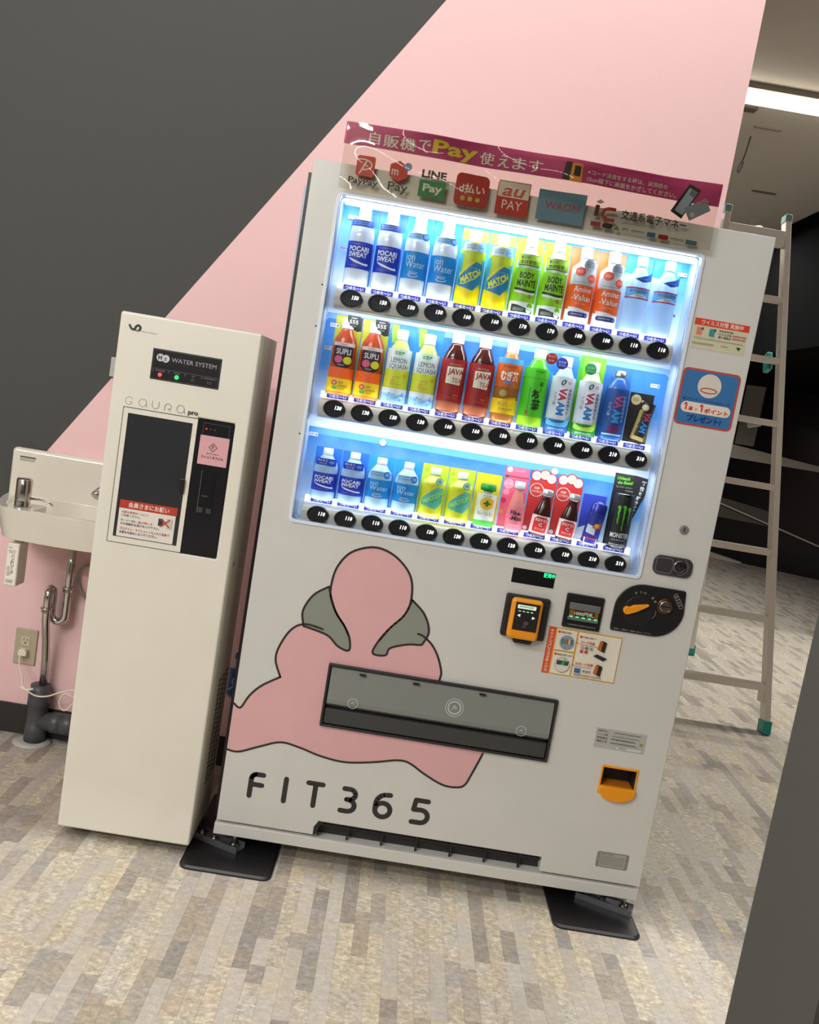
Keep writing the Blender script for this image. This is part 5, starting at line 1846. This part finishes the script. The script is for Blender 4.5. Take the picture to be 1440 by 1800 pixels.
# ================================================================== anti-tip floor plates
def floor_plate(x0, x1, lab, mirror):
    t = thing('floor_plate', ((x0 + x1) / 2, 0.10, 0), lab, 'floor plate', 'black plates under the machine legs')
    cx = (x0 + x1) / 2
    bm = bmesh.new()
    pts = rrect(x0 - cx, -0.2, x1 - cx, 0.24, 0.025, 6)
    lo = [bm.verts.new((p[0], p[1], 0.0)) for p in pts]
    md = [bm.verts.new((p[0], p[1], 0.005)) for p in pts]
    pts2 = rrect(x0 - cx + 0.006, -0.194, x1 - cx - 0.006, 0.234, 0.020, 6)
    hi = [bm.verts.new((p[0], p[1], 0.0095)) for p in pts2]
    n = len(pts)
    for A, B in ((lo, md), (md, hi)):
        for k in range(n):
            bm.faces.new((A[k], A[(k + 1) % n], B[(k + 1) % n], B[k]))
    bm.faces.new(hi); bm.faces.new(lo[::-1])
    finish('plate', bm, mat('1A1A1C', 0.38), t)
    # angled steel channel bolted on the plate
    bm = bmesh.new()
    s = 1
    c0 = Vector((-0.5 * s * 0.0, 0, 0))
    L = 0.155
    ang = math.radians(-22) * s
    off = Vector((0.053 - cx if not mirror else 1.137 - cx, -0.07, 0)) + Vector((-0.050 * s, 0.012, 0))

    def P(a, b, z):
        return Vector((off.x + a * math.cos(ang) - b * math.sin(ang), off.y + a * math.sin(ang) + b * math.cos(ang), z))

    def bx(a0, a1, b0, b1, z0, z1):
        vs = [bm.verts.new(P(a, b, z)) for z in (z0, z1) for a, b in ((a0, b0), (a1, b0), (a1, b1), (a0, b1))]
        for f in ((0, 3, 2, 1), (4, 5, 6, 7), (0, 1, 5, 4), (1, 2, 6, 5), (2, 3, 7, 6), (3, 0, 4, 7)):
            bm.faces.new([vs[i] for i in f])
    bx(-L / 2, L / 2, -0.022, 0.022, 0.0096, 0.0125)
    bx(-L / 2, L / 2, -0.0225, -0.0195, 0.0125, 0.027)
    bx(-L / 2, L / 2, 0.0195, 0.0225, 0.0125, 0.027)
    finish('channel', bm, mat('77777C', 0.28, metal=0.6), t)
    for a in (-0.050, -0.008):
        bm = bmesh.new()
        q = P(a, 0.0, 0)
        bm_lathe(bm, [(0.0095, 0.0126), (0.0095, 0.0215), (0.006, 0.022), (0.006, 0.027)], q.x, q.y, 6)
        bmesh.ops.recalc_face_normals(bm, faces=bm.faces)
        finish('bolt', bm, M_STEEL, t)
    return t


floor_plate(-0.067, 0.176, 'black steel floor plate under the left leg, next to the water dispenser', False)
floor_plate(0.925, 1.159, 'black steel floor plate under the right leg of the machine', True)

# ================================================================== WATER DISPENSER
X0, X1, YF, ZT, ZB = -0.408, -0.0555, -0.042, 1.386, 0.030
wd = thing('water_dispenser', ((X0 + X1) / 2, 0.09, 0), 'slim white water dispenser with dark bottle bay beside the vending machine', 'water dispenser')
B0 = Vector(((X0 + X1) / 2, 0.09, 0))


def wl(x, y, z):
    return (x - B0.x, y - B0.y, z)


def wbox(name, a, b, c, d, e, f, m, parent=wd, bev=0.0, seg=2):
    return box(name, a - B0.x, b - B0.x, c - B0.y, d - B0.y, e, f, m, parent, bev, seg)


M_WD = mat('E6E2D6', 0.35)
hl = [(-0.358 - B0.x, -0.195 - B0.x, 0.826, 1.140), (-0.183 - B0.x, -0.092 - B0.x, 0.810, 1.155)]
plate_holes('front_panel', X0 - B0.x, X1 - B0.x, ZB, ZT, YF - B0.y, 0.0 - B0.y, hl, M_WD, wd, bev=0.006)
wbox('cabinet', X0 + 0.001, X1 - 0.001, 0.0, 0.205, ZB, ZT - 0.001, mat('D2CDBE', 0.4), bev=0.003)
wbox('base_foot', X0 + 0.02, X1 - 0.02, 0.03, 0.19, 0.0, ZB, M_BLACKM)
wbox('bottle_bay', -0.358, -0.195, -0.004, -0.001, 0.826, 1.140, mat('2C2E33', 0.3))
# glazed door of the bay
dr = wbox('bay_door', -0.370, -0.358, -0.0445, -0.041, 0.8115, 1.1525, M_WD)
for nm, a, b, e, f in (('door_rail', -0.358, -0.195, 1.140, 1.1525), ('door_rail', -0.358, -0.195, 0.8115, 0.826), ('door_stile', -0.195, -0.1835, 0.8115, 1.1525)):
    wbox(nm, a, b, -0.0445, -0.041, e, f, M_WD, dr)
wbox('door_glass', -0.358, -0.195, -0.0435, -0.0415, 0.826, 1.140, glassy('bay_glass', '8C9098', 0.12, ior=1.6), dr)
wbox('door_handle', -0.2065, -0.1945, -0.054, -0.0435, 0.964, 0.999, M_BLACK, dr, bev=0.002)
bm = bmesh.new()
for a, b, e, f in ((-0.3715, -0.1820, 1.1525, 1.1545), (-0.3725, -0.3705, 0.8105, 1.1545), (-0.3715, -0.1820, 0.8095, 0.8112)):
    bm_box(bm, a - B0.x, b - B0.x, -0.0426 - B0.y, -0.0418 - B0.y, e, f)
finish('door_gap', bm, mat('4B4840', 0.6), wd)
bp_ = wbox('black_panel', -0.1825, -0.0925, -0.0425, -0.020, 0.8105, 1.1545, mat('15161C', 0.25))
wbox('card_recess', -0.153, -0.1205, -0.0440, -0.0425, 0.940, 1.026, mat('08080A', 0.3), bp_)
wbox('card_edge', -0.1565, -0.1545, -0.0452, -0.0425, 0.920, 1.027, mat('6E7074', 0.3, metal=0.6), bp_)
bm = bmesh.new()
bm_box(bm, -0.1540 - B0.x, -0.1410 - B0.x, -0.0455 - B0.y, -0.0425 - B0.y, 0.921, 0.934)
bm_box(bm, -0.1330 - B0.x, -0.1200 - B0.x, -0.0455 - B0.y, -0.0425 - B0.y, 0.921, 0.934)
bm_box(bm, -0.1500 - B0.x, -0.1330 - B0.x, -0.0450 - B0.y, -0.0425 - B0.y, 0.962, 0.966)
finish('card_guides', bm, mat('3A3C40', 0.35), bp_)


def wp(u, v, h, y=YF):
    return wl(u, y - h, v)


p = Print(0.00015)
p.stroke(rrect(-0.168, 1.1165, -0.102, 1.1465, 0.001), 0.0009, '4A4E60', closed=True)
for k in range(3):
    p.disc(-0.160 + k * 0.0105, 1.1325, 0.0022, mat('E03028' if k == 0 else '7A2430', 0.4, emit=1.0 if k == 0 else 0.2), n=10)
p.rect(-0.172, 1.0430, -0.0985, 1.1160, 'DDA6AE')
p.poly([(-0.1370, 1.0995), (-0.1255, 1.0880), (-0.1370, 1.0765), (-0.1485, 1.0880)], '2A2830'); p.poly([(-0.1370, 1.0970), (-0.1280, 1.0880), (-0.1370, 1.0790), (-0.1460, 1.0880)], 'DDA6AE')
p.text('F', -0.1395, 1.0835, -0.1345, 1.0925, '2A2830', 0.03)
p.text('FIT365', -0.1510, 1.0700, -0.1210, 1.0735, '2A2830', 0.0)
p.text('フィットネスジム', -0.1640, 1.0590, -0.1075, 1.0660, '2A2830', 0.02)
p.build('panel_print', lambda u, v, h: wl(u, -0.0427 - h, v), bp_)
ind = wbox('indicator_plate', -0.317, -0.1445, -0.0435, -0.040, 1.2325, 1.309, mat('17171A', 0.3), bev=0.0015)
p = Print(0.00012)
p.stroke(rrect(-0.3145, 1.2350, -0.1470, 1.3065, 0.003), 0.0006, '6A6A6E', closed=True)
p.disc(-0.2965, 1.2880, 0.0095, 'C9C9CC'); p.disc(-0.2830, 1.2870, 0.0095, 'C9C9CC'); p.text('H', -0.3015, 1.2825, -0.2925, 1.2930, '17171A', 0.05); p.text('2', -0.2865, 1.2820, -0.2805, 1.2900, '17171A', 0.03)
p.text('WATER SYSTEM', -0.2680, 1.2815, -0.1560, 1.2920, 'A9A9AE', 0.0)
for k, s in enumerate(('POWER', 'COOL', 'UV', 'CLEANING')):
    a = -0.3105 + k * 0.0410
    p.stroke([(a, 1.2520), (a, 1.2600), (a + 0.038, 1.2600), (a + 0.038, 1.2520)], 0.0006, '7A7A7E', caps=False)
    wd_ = {0: 0.022, 1: 0.016, 2: 0.008, 3: 0.030}[k]
    p.text(s, a + 0.019 - wd_ / 2, 1.2540, a + 0.019 + wd_ / 2, 1.2570, '9A9A9E', 0.0)
p.disc(-0.2920, 1.2460, 0.0050, mat('FF4636', 0.4, emit=1.2), n=16); p.disc(-0.2500, 1.2460, 0.0055, mat('1EE060', 0.4, emit=1.2), n=16)
p.ring(-0.2100, 1.2455, 0.0032, 0.0006, '8A8A8E'); p.stroke([(-0.2100, 1.2490), (-0.2100, 1.2515)], 0.0006, '8A8A8E'); p.stroke([(-0.173, 1.2435), (-0.163, 1.2435), (-0.163, 1.248), (-0.173, 1.248)], 0.0006, '8A8A8E', closed=True)
p.build('indicator_print', lambda u, v, h: wl(u, -0.0437 - h, v), ind)
p = Print(0.00012)
TH = '6A665E'
w_ = 0.0011
for cx, kind in ((-0.3600, 'G'), (-0.3260, 'a'), (-0.2935, 'U'), (-0.2620, 'R'), (-0.2305, 'a')):
    z = 1.1700
    if kind == 'G':
        p.stroke(arc(cx, z, 0.0095, 35, 300, n=18) + [(cx + 0.0085, z - 0.003), (cx + 0.001, z - 0.002)], w_, TH)
    elif kind == 'a':
        p.stroke(arc(cx, z, 0.0095, -60, 290, n=20), w_, TH); p.stroke([(cx + 0.0095, z + 0.001), (cx + 0.0098, z - 0.0055), (cx + 0.012, z - 0.0098)], w_, TH)
    elif kind == 'U':
        p.stroke([(cx - 0.0085, z + 0.009)] + arc(cx, z - 0.001, 0.0085, 180, 360, n=12) + [(cx + 0.0085, z + 0.009)], w_, TH)
    else:
        p.stroke([(cx - 0.008, z - 0.0095), (cx - 0.008, z)] + arc(cx, z, 0.008, 180, 0, 0.008, 10) + arc(cx + 0.002, z - 0.001, 0.006, 10, -90, 0.004, 5) + [(cx, z - 0.004), (cx + 0.008, z - 0.0095)], w_, TH)
p.text('pro', -0.2110, 1.1570, -0.1855, 1.1690, '3A3833', 0.04)
p.text('Water System', -0.3520, 1.3410, -0.3110, 1.3450, '7A766C', 0.0)
p.stroke(catmull([(-0.382, 1.354), (-0.376, 1.346), (-0.369, 1.346), (-0.366, 1.353), (-0.360, 1.3565), (-0.355, 1.352), (-0.357, 1.345)], 5), 0.0052, '26242A')
p.text('H2', -0.3680, 1.3415, -0.3590, 1.3455, '26242A', 0.03)
p.build('front_lettering', wp, wd)
# notice sticker on the bay glass
p = Print(0.00012)
p.rect(-0.350, 0.828, -0.206, 0.921, 'E6E0D8'); p.rect(-0.350, 0.9005, -0.204, 0.922, 'B83A28')
p.text('会員さまにお願い', -0.328, 0.9045, -0.224, 0.9180, 'F4EAE0', 0.015)
KK, RR = '3A3634', 'B8362C'
p.text('水素水専用ボトルにて', -0.343, 0.888, -0.275, 0.8945, RR, 0.01); p.text('ご利用ください。', -0.343, 0.8795, -0.294, 0.8860, KK, 0.01)
p.text('サーバー内に、', -0.343, 0.867, -0.300, 0.8735, KK, 0.01); p.text('飲み残しや', -0.298, 0.867, -0.262, 0.8735, RR, 0.01)
p.text('その他飲料を流さないで下さい。', -0.343, 0.858, -0.243, 0.8650, KK, 0.01)
p.text('プロテイン・サプリメントを入れた容器で', -0.343, 0.8455, -0.216, 0.8525, RR, 0.01); p.text('水素水を給水しないでください。', -0.343, 0.8365, -0.246, 0.8435, KK, 0.01)
p.rect(-0.2480, 0.8700, -0.2360, 0.8890, '3E3A3C', r=0.002); p.rect(-0.2275, 0.8660, -0.2130, 0.8920, 'C9C4BE', r=0.002)
p.stroke([(-0.2400, 0.8880), (-0.2200, 0.8700)], 0.0035, 'C03A22'); p.stroke([(-0.2200, 0.8880), (-0.2400, 0.8700)], 0.0035, 'C03A22')
p.build('notice_sticker', lambda u, v, h: wl(u, -0.0437 - h, v), dr)
# louvres and screw on the right side
bm = bmesh.new()
for k in range(22):
    z = 0.16 + k * 0.014
    for j in range(3):
        bm_box(bm, X1 - B0.x - 0.0005, X1 - B0.x + 0.0003, 0.06 + j * 0.045 - B0.y, 0.09 + j * 0.045 - B0.y, z, z + 0.005)
finish('louvre', bm, mat('4B4842', 0.6), wd)['kind'] = 'stuff'
lathe('side_screw', [(0.0060, X1 - B0.x - 0.0005), (0.0045, X1 - B0.x + 0.002)], M_STEEL, wd, cx=0.0 - B0.y + 0.02, cy=0.79, n=14, axis='x')
wbox('side_bracket', -0.415, -0.408, 0.06, 0.10, 0.05, 0.09, M_WHITEP)

# ================================================================== HAND SINK
M_CER = mat('E3DDD0', 0.14, spec=0.6, coat=0.4)
sk = thing('wall_sink', (-0.60, 0.548, 0.70), 'small white ceramic hand sink hung on the pink wall', 'sink')
S0 = Vector((-0.60, 0.548, 0.70))


def sbox(name, a, b, c, d, e, f, m, parent=sk, bev=0.0, seg=2):
    return box(name, a - S0.x, b - S0.x, c - S0.y, d - S0.y, e - S0.z, f - S0.z, m, parent, bev, seg)


sbox('splashback', -0.880, -0.330, 0.513, 0.547, 0.775, 0.9420, M_CER, bev=0.014, seg=4)
# basin: outer shell with a hollow; stations from the wall forward
bm = bmesh.new()
rim, low, inn, bot = [], [], [], []
outl = [(-0.880, 0.546), (-0.868, 0.47), (-0.846, 0.39), (-0.822, 0.32), (-0.792, 0.276), (-0.745, 0.256), (-0.605, 0.246), (-0.465, 0.256), (-0.418, 0.276), (-0.388, 0.32), (-0.364, 0.39), (-0.342, 0.47), (-0.330, 0.546)]
outl = catmull(outl, 3)
cxm = -0.605
for (x, y) in outl:
    rim.append(bm.verts.new((x - S0.x, y - S0.y, 0.795 - S0.z)))
    low.append(bm.verts.new((cxm + (x - cxm) * 0.93 - S0.x, 0.546 + (y - 0.546) * 0.92 - S0.y, 0.700 - S0.z)))
    yi = min(y + 0.022, 0.512)
    xi = cxm + (x - cxm) * 0.915
    inn.append(bm.verts.new((xi - S0.x, yi - S0.y, 0.795 - S0.z)))
    bot.append(bm.verts.new((cxm + (x - cxm) * 0.62 - S0.x, 0.48 + (yi - 0.48) * 0.72 - S0.y, 0.722 - S0.z)))
n = len(rim)
for k in range(n - 1):
    for A, B in ((low, rim), (rim, inn), (inn, bot)):
        f = bm.faces.new((A[k], A[k + 1], B[k + 1], B[k]))
for A in (low, bot):
    bm.faces.new(A)
for A, B in ((low, rim), (rim, inn)):
    bm.faces.new((A[0], B[0], B[-1], A[-1]))
bm.faces.new((inn[0], bot[0], bot[-1], inn[-1]))
bmesh.ops.recalc_face_normals(bm, faces=bm.faces)
finish('basin', bm, M_CER, sk, bev=0.008, seg=3, ang=30)
sbox('deck', -0.800, -0.705, 0.285, 0.40, 0.768, 0.7925, M_CER, bev=0.005)
p = Print(0.00012)
p.rect(-0.8520, 0.9130, -0.8020, 0.9170, '3A3634'); p.scrib(-0.8520, 0.9015, -0.8020, 0.9115, '8A867C', 3, 4)
p.build('small_notice', lambda u, v, h: (u - S0.x, 0.5127 - h - S0.y, v - S0.z), sk)
sd = thing('soap_dispenser', (-0.746, 0.318, 0.7925), 'chrome soap dispenser with thin spout on the sink deck', 'soap dispenser')
lathe('pump_body', [(0.0235, 0.0), (0.0225, 0.004), (0.0225, 0.016), (0.0215, 0.018), (0.0225, 0.022), (0.0225, 0.082), (0.020, 0.0855), (0.001, 0.086)], M_CHROME, sd, n=28)
tube('spout', [(0.018, -0.002, 0.029), (0.050, -0.006, 0.031), (0.078, -0.010, 0.030), (0.094, -0.012, 0.020)], [0.0035, 0.0030, 0.0028, 0.0025], M_CHROME, sd)
fc = thing('faucet', (-0.560, 0.50, 0.86), 'chrome spout faucet at the sink, half hidden by the dispenser', 'faucet')
tube('faucet_spout', [(0.03, 0.012, 0.030), (0.005, -0.03, 0.010), (-0.015, -0.060, -0.012)], 0.0135, M_CHROME, fc, n=16)
lathe('faucet_collar', [(0.017, -0.002), (0.017, 0.012)], M_CHROME, fc, cx=0.03, cy=0.035, n=20, axis='y')
tube('aerator', [(-0.012, -0.056, -0.010), (-0.018, -0.066, -0.020)], 0.0150, M_CHROME, fc, n=16)
tk = thing('soap_tank', (-0.745, 0.302, 0.560), 'white soap tank with printed label hanging under the sink', 'soap tank')
box('tank', -0.016, 0.020, -0.018, 0.045, 0.0, 0.128, mat('E9E4D8', 0.35), tk, bev=0.004)
lathe('tank_neck', [(0.012, 0.128), (0.012, 0.139)], mat('D6D1C4', 0.4), tk, cx=0.004, cy=0.012, n=16)
p = Print(0.00012)
p.rect(-0.014, 0.006, 0.017, 0.120, 'F1ECE2'); p.scrib(-0.010, 0.112, 0.000, 0.117, '3A3836'); p.scrib(-0.010, 0.098, 0.012, 0.108, '8A867E', 2)
p.vtext('ハンドソープ', 0.004, 0.096, 0.0095, '3A3836', 0.02, 1.05); p.scrib(-0.010, 0.030, 0.000, 0.060, 'A8A49A', 5, 2); p.scrib(-0.010, 0.010, 0.012, 0.020, '8A867E', 2)
p.build('tank_label', flat(-0.0184), tk)

# drain: chrome trap into grey pipe
dp = thing('drain_pipe', (-0.67, 0.50, 0), 'chrome drain trap running from the sink into a grey floor pipe', 'pipe')
D0 = Vector((-0.67, 0.50, 0))


def dl(q):
    return [(a - D0.x, b - D0.y, c) for a, b, c in q]


tube('trap', dl([(-0.648, 0.50, 0.700), (-0.648, 0.50, 0.56), (-0.648, 0.50, 0.452)] + [(-0.6705 + 0.0225 * math.cos(math.radians(a)), 0.50, 0.435 + 0.0225 * math.sin(math.radians(a)) * 1.1) for a in range(-10, -180, -20)]
              + [(-0.693, 0.50, 0.47), (-0.693, 0.50, 0.495), (-0.693, 0.495, 0.512), (-0.693, 0.478, 0.520), (-0.693, 0.462, 0.510), (-0.693, 0.460, 0.49), (-0.693, 0.462, 0.42), (-0.693, 0.485, 0.35), (-0.693, 0.500, 0.28), (-0.693, 0.505, 0.18)]), 0.0125, M_CHROME, dp, n=16)
for (x, y, z, r_) in ((-0.648, 0.50, 0.520, 0.0195), (-0.693, 0.461, 0.455, 0.0195), (-0.648, 0.50, 0.686, 0.022)):
    lathe('pipe_nut', [(0.0128, z - 0.010), (r_ * 0.86, z - 0.008), (r_ * 0.86, z + 0.001), (r_, z + 0.002), (r_, z + 0.007), (0.0128, z + 0.009)], M_CHROME, dp, cx=x - D0.x, cy=y - D0.y, n=20)
M_PVC = mat('4A4C50', 0.42)
lathe('grey_pipe', [(0.0340, 0.002), (0.0340, 0.055), (0.0315, 0.058), (0.0315, 0.120), (0.0345, 0.123), (0.0345, 0.170), (0.0300, 0.175), (0.0300, 0.192), (0.014, 0.192)], M_PVC, dp, cx=-0.700 - D0.x, cy=0.505 - D0.y, n=28)
lathe('pipe_branch', [(0.0300, -0.700 - D0.x), (0.0300, -0.652 - D0.x), (0.0335, -0.650 - D0.x), (0.0335, -0.618 - D0.x), (0.0310, -0.617 - D0.x), (0.0335, -0.616 - D0.x), (0.0335, -0.572 - D0.x), (0.0300, -0.571 - D0.x), (0.0300, -0.45 - D0.x)], M_PVC, dp, cx=0.505 - D0.y, cy=0.072, n=28, axis='x')
lathe('floor_ring', [(0.060, 0.0), (0.060, 0.0035), (0.035, 0.0045)], mat('BDBDB8', 0.4), dp, cx=-0.703 - D0.x, cy=0.488 - D0.y + 0.008, n=32)

# outlet + cord
ou = thing('wall_outlet', (-0.779, 0.548, 0.236), 'beige wall outlet with a white plug in its lower socket', 'outlet')
box('outlet_plate', -0.036, 0.036, -0.0065, -0.0005, 0.0, 0.119, mat('B5AB92', 0.45), ou, bev=0.0025)
box('socket', -0.0145, 0.0145, -0.0085, -0.0065, 0.064, 0.094, mat('C9C0A8', 0.4), ou, bev=0.001)
box('socket', -0.0145, 0.0145, -0.0085, -0.0065, 0.026, 0.056, mat('C9C0A8', 0.4), ou, bev=0.001)
p = Print()
p.rect(-0.0065, 0.081, -0.0045, 0.089, '2A2620'); p.rect(0.0045, 0.081, 0.0065, 0.089, '2A2620'); p.disc(0, 0.0735, 0.0026, '2A2620')
p.build('socket_holes', flat(-0.0088), ou)
pc = thing('power_cord', (-0.779, 0.53, 0.0), 'cream power cord plugged into the outlet and looping behind the dispenser', 'cord')
prism('plug', [(-0.0135, 0.270), (0.0135, 0.270), (0.0135, 0.285), (0.008, 0.2925), (-0.008, 0.2925), (-0.0135, 0.285)][::-1], -0.010, 0.0085, mat('E9DFCF', 0.4), pc, bev=0.002)
Q0 = Vector((-0.779, 0.53, 0.0))
path = [(-0.782, 0.524, 0.276), (-0.781, 0.512, 0.262), (-0.768, 0.49, 0.245), (-0.748, 0.468, 0.225), (-0.738, 0.452, 0.205), (-0.720, 0.445, 0.190), (-0.690, 0.446, 0.176), (-0.655, 0.448, 0.179), (-0.615, 0.450, 0.198), (-0.575, 0.450, 0.212), (-0.540, 0.452, 0.205), (-0.545, 0.454, 0.180), (-0.572, 0.454, 0.186), (-0.598, 0.453, 0.196), (-0.612, 0.452, 0.180), (-0.615, 0.451, 0.160), (-0.604, 0.450, 0.143), (-0.588, 0.450, 0.145), (-0.570, 0.450, 0.168), (-0.545, 0.450, 0.172)]
path = catmull(path, 5)
tube('cable', [(a - Q0.x, b - Q0.y, c) for a, b, c in path], 0.0026, mat('EADCCB', 0.4), pc, n=8)
tube('cable_tie', [(-0.742 - Q0.x, 0.448 - Q0.y, 0.197), (-0.722 - Q0.x, 0.446 - Q0.y, 0.190), (-0.700 - Q0.x, 0.448 - Q0.y, 0.196)], 0.0042, mat('F0EAE0', 0.4), pc, n=8)
hs = tube('supply_hose', catmull([(-0.560, 0.532, 0.603), (-0.597, 0.532, 0.601), (-0.622, 0.532, 0.588), (-0.632, 0.532, 0.560), (-0.627, 0.532, 0.530), (-0.610, 0.532, 0.500), (-0.585, 0.532, 0.480), (-0.55, 0.532, 0.47)], 5), 0.0042, mat('9A9692', 0.35))
tag(hs, 'thin grey water hose curving on the wall under the sink', 'hose')
sw = box('wall_box', -0.614, -0.575, 0.532, 0.5475, 1.207, 1.268, mat('B4B0B0', 0.4), bev=0.002)
tag(sw, 'small pale wall box peeking out left of the dispenser', 'wall box')
# blue-labelled filter in the gap
fl = thing('water_filter', (-0.080, 0.500, 0.255), 'blue-labelled water filter on the wall between dispenser and vending machine', 'water filter')
lathe('filter_body', [(0.012, 0.0), (0.022, 0.006), (0.022, 0.105), (0.012, 0.112), (0.010, 0.118)], mat('A9A4A8', 0.35), fl, n=20)
lathe('filter_cap', [(0.009, 0.128), (0.011, 0.132), (0.011, 0.146), (0.006, 0.150)], mat('22489A', 0.4), fl, n=16)
box('filter_bracket', -0.014, 0.014, 0.018, 0.0475, 0.04, 0.09, mat('8A868A', 0.4), fl)
p = Print(0.0001)
p.rect(-0.034, 0.012, 0.034, 0.102, '1F4F9A')
p.stroke(catmull([(-0.018, 0.030), (0.0, 0.045), (-0.006, 0.062), (0.014, 0.086)], 5), 0.004, 'A8BEDC')
p.build('filter_label', cyl(0.022), fl, cut=0.005)

# ================================================================== STEP LADDER
ld = thing('step_ladder', (2.20, 2.5, 0), 'tall opened aluminium step ladder with teal feet behind the machine', 'ladder')
G0 = Vector((2.20, 2.5, 0))
M_AL = mat('DCD6CA', 0.42, metal=0.15)
M_TEAL = mat('1F8C84', 0.4)
M_TEALG = mat('6F8F8C', 0.4)


def bar(name, a, b, wx, wy, m, parent, bev=0.0015):
    """rectangular bar from a to b, cross-section wx (along x) by wy"""
    a, b = Vector(a) - G0, Vector(b) - G0
    t = (b - a).normalized()
    sx = Vector((1, 0, 0)); sx = (sx - t * sx.dot(t)).normalized()
    sy = t.cross(sx).normalized()
    bm = bmesh.new()
    vs = []
    for q in (a, b):
        for i, j in ((-1, -1), (1, -1), (1, 1), (-1, 1)):
            vs.append(bm.verts.new(q + sx * wx / 2 * i + sy * wy / 2 * j))
    for f in ((0, 1, 2, 3), (7, 6, 5, 4), (0, 4, 5, 1), (1, 5, 6, 2), (2, 6, 7, 3), (3, 7, 4, 0)):
        bm.faces.new([vs[i] for i in f])
    bmesh.ops.recalc_face_normals(bm, faces=bm.faces)
    return finish(name, bm, m, parent, bev=bev)


FR, FL = Vector((2.268, 1.855, 0.03)), Vector((1.66, 1.855, 0.03))
TR, TL = Vector((2.122, 2.555, 2.545)), Vector((1.800, 2.555, 2.545))
RR_, RL = Vector((2.350, 3.262, 0.03)), Vector((1.56, 3.262, 0.03))
for nm, a, b in (('front_rail', FR, TR), ('front_rail', FL, TL)):
    bar(nm, a, b, 0.030, 0.055, M_AL, ld)
for nm, a, b in (('rear_rail', RR_, TR + Vector((-0.115, 0.062, -0.03))), ('rear_rail', RL, TL + Vector((-0.030, 0.062, -0.03)))):
    bar(nm, a, b, 0.028, 0.045, M_AL, ld)
for a in (FR, FL, RR_, RL):
    bar('foot', a + Vector((0, 0, -0.03)), a + Vector((0, 0.01, 0.035)), 0.042, 0.068, M_TEAL, ld, bev=0.004)
for a in (TR, TL):
    bar('end_cap', a + Vector((0, 0.0, -0.012)), a + Vector((0, 0.004, 0.028)), 0.036, 0.062, M_TEALG, ld, bev=0.004)
for k in range(8):
    z = 0.226 + 0.3175 * k
    t_ = (z - 0.03) / (2.545 - 0.03)
    y = FR.y + (TR.y - FR.y) * t_
    xr = FR.x + (TR.x - FR.x) * t_
    xl = FL.x + (TL.x - FL.x) * t_
    z0_ = z + (0.03 if k == 7 else 0.0)
    st = box('tread', xl - G0.x + 0.013, xr - G0.x - 0.013, y - G0.y - 0.028, y - G0.y + 0.035, z0_ - (0.028 if k < 7 else 0.075), z0_ + 0.002, M_AL, ld, bev=0.002)
for k in range(2, 7, 2):
    z = 0.5 + 0.32 * k
    t_ = (z - 0.03) / 2.48
    y = RR_.y + (2.617 - RR_.y) * t_
    xr = RR_.x + (TR.x - RR_.x) * t_; xl = RL.x + (TL.x - RL.x) * t_
p = Print()
p.text('アルミ脚立', -0.30, 2.490, -0.20, 2.505, '7A6A64', 0.0)
p.build('top_print', flat(0.02), ld)
bar('hinge_bracket', (2.128, 2.40, 1.75), (2.128, 2.44, 1.84), 0.030, 0.055, M_TEAL, ld, bev=0.006)
bar('spreader', (2.12, 2.32, 1.48), (2.07, 2.36, 1.46), 0.03, 0.03, mat('7E8684', 0.4), ld, bev=0.004)
bar('rail_sticker', (2.254, 1.905, 0.14), (2.252, 1.914, 0.20), 0.034, 0.060, mat('D9D2C0', 0.5), ld)

# ================================================================== HALL CEILING DETAILS
cl_ = thing('ceiling_light', (3.6, 2.86, 3.24), 'long glowing strip light on the hall ceiling', 'ceiling light')
box('light_tube', -2.35, 2.35, -0.045, 0.045, -0.022, 0.028, mat('FFF4DE', 0.4, emit=7.0), cl_, bev=0.008)
box('light_housing', -2.4, 2.4, -0.06, 0.06, 0.029, 0.0595, mat('8A8074', 0.6), cl_)
pw = thing('ceiling_wire', (2.179, 3.62, CEIL), 'thin dark wire with looped end hanging from the hall ceiling', 'wire')
tube('wire', [(0, 0, -0.0005), (-0.006, 0, -0.05), (-0.012, 0, -0.107), (-0.020, 0, -0.15), (-0.036, 0, -0.19), (-0.040, 0, -0.225), (-0.030, 0, -0.232), (-0.018, 0, -0.19), (-0.014, 0, -0.16)], 0.004, mat('23201C', 0.6), pw, n=6)
vt = box('ceiling_plate', 1.90, 2.04, 3.14, 3.21, CEIL - 0.012, CEIL - 0.0005, mat('5A534B', 0.6), bev=0.002)
tag(vt, 'small flat plate on the hall ceiling near the pink wall edge', 'ceiling plate')
vt = box('ceiling_slot', 2.13, 2.30, 3.42, 3.45, CEIL - 0.006, CEIL - 0.0005, mat('968C80', 0.6))
tag(vt, 'short pale slot on the hall ceiling above the hanging wire', 'ceiling slot')
vt = box('ceiling_slot', 2.62, 2.80, 4.71, 4.75, CEIL - 0.006, CEIL - 0.0005, mat('6E665C', 0.6))
tag(vt, 'short dim slot on the hall ceiling farther from the strip light', 'ceiling slot')

print('objects', len(bpy.data.objects))
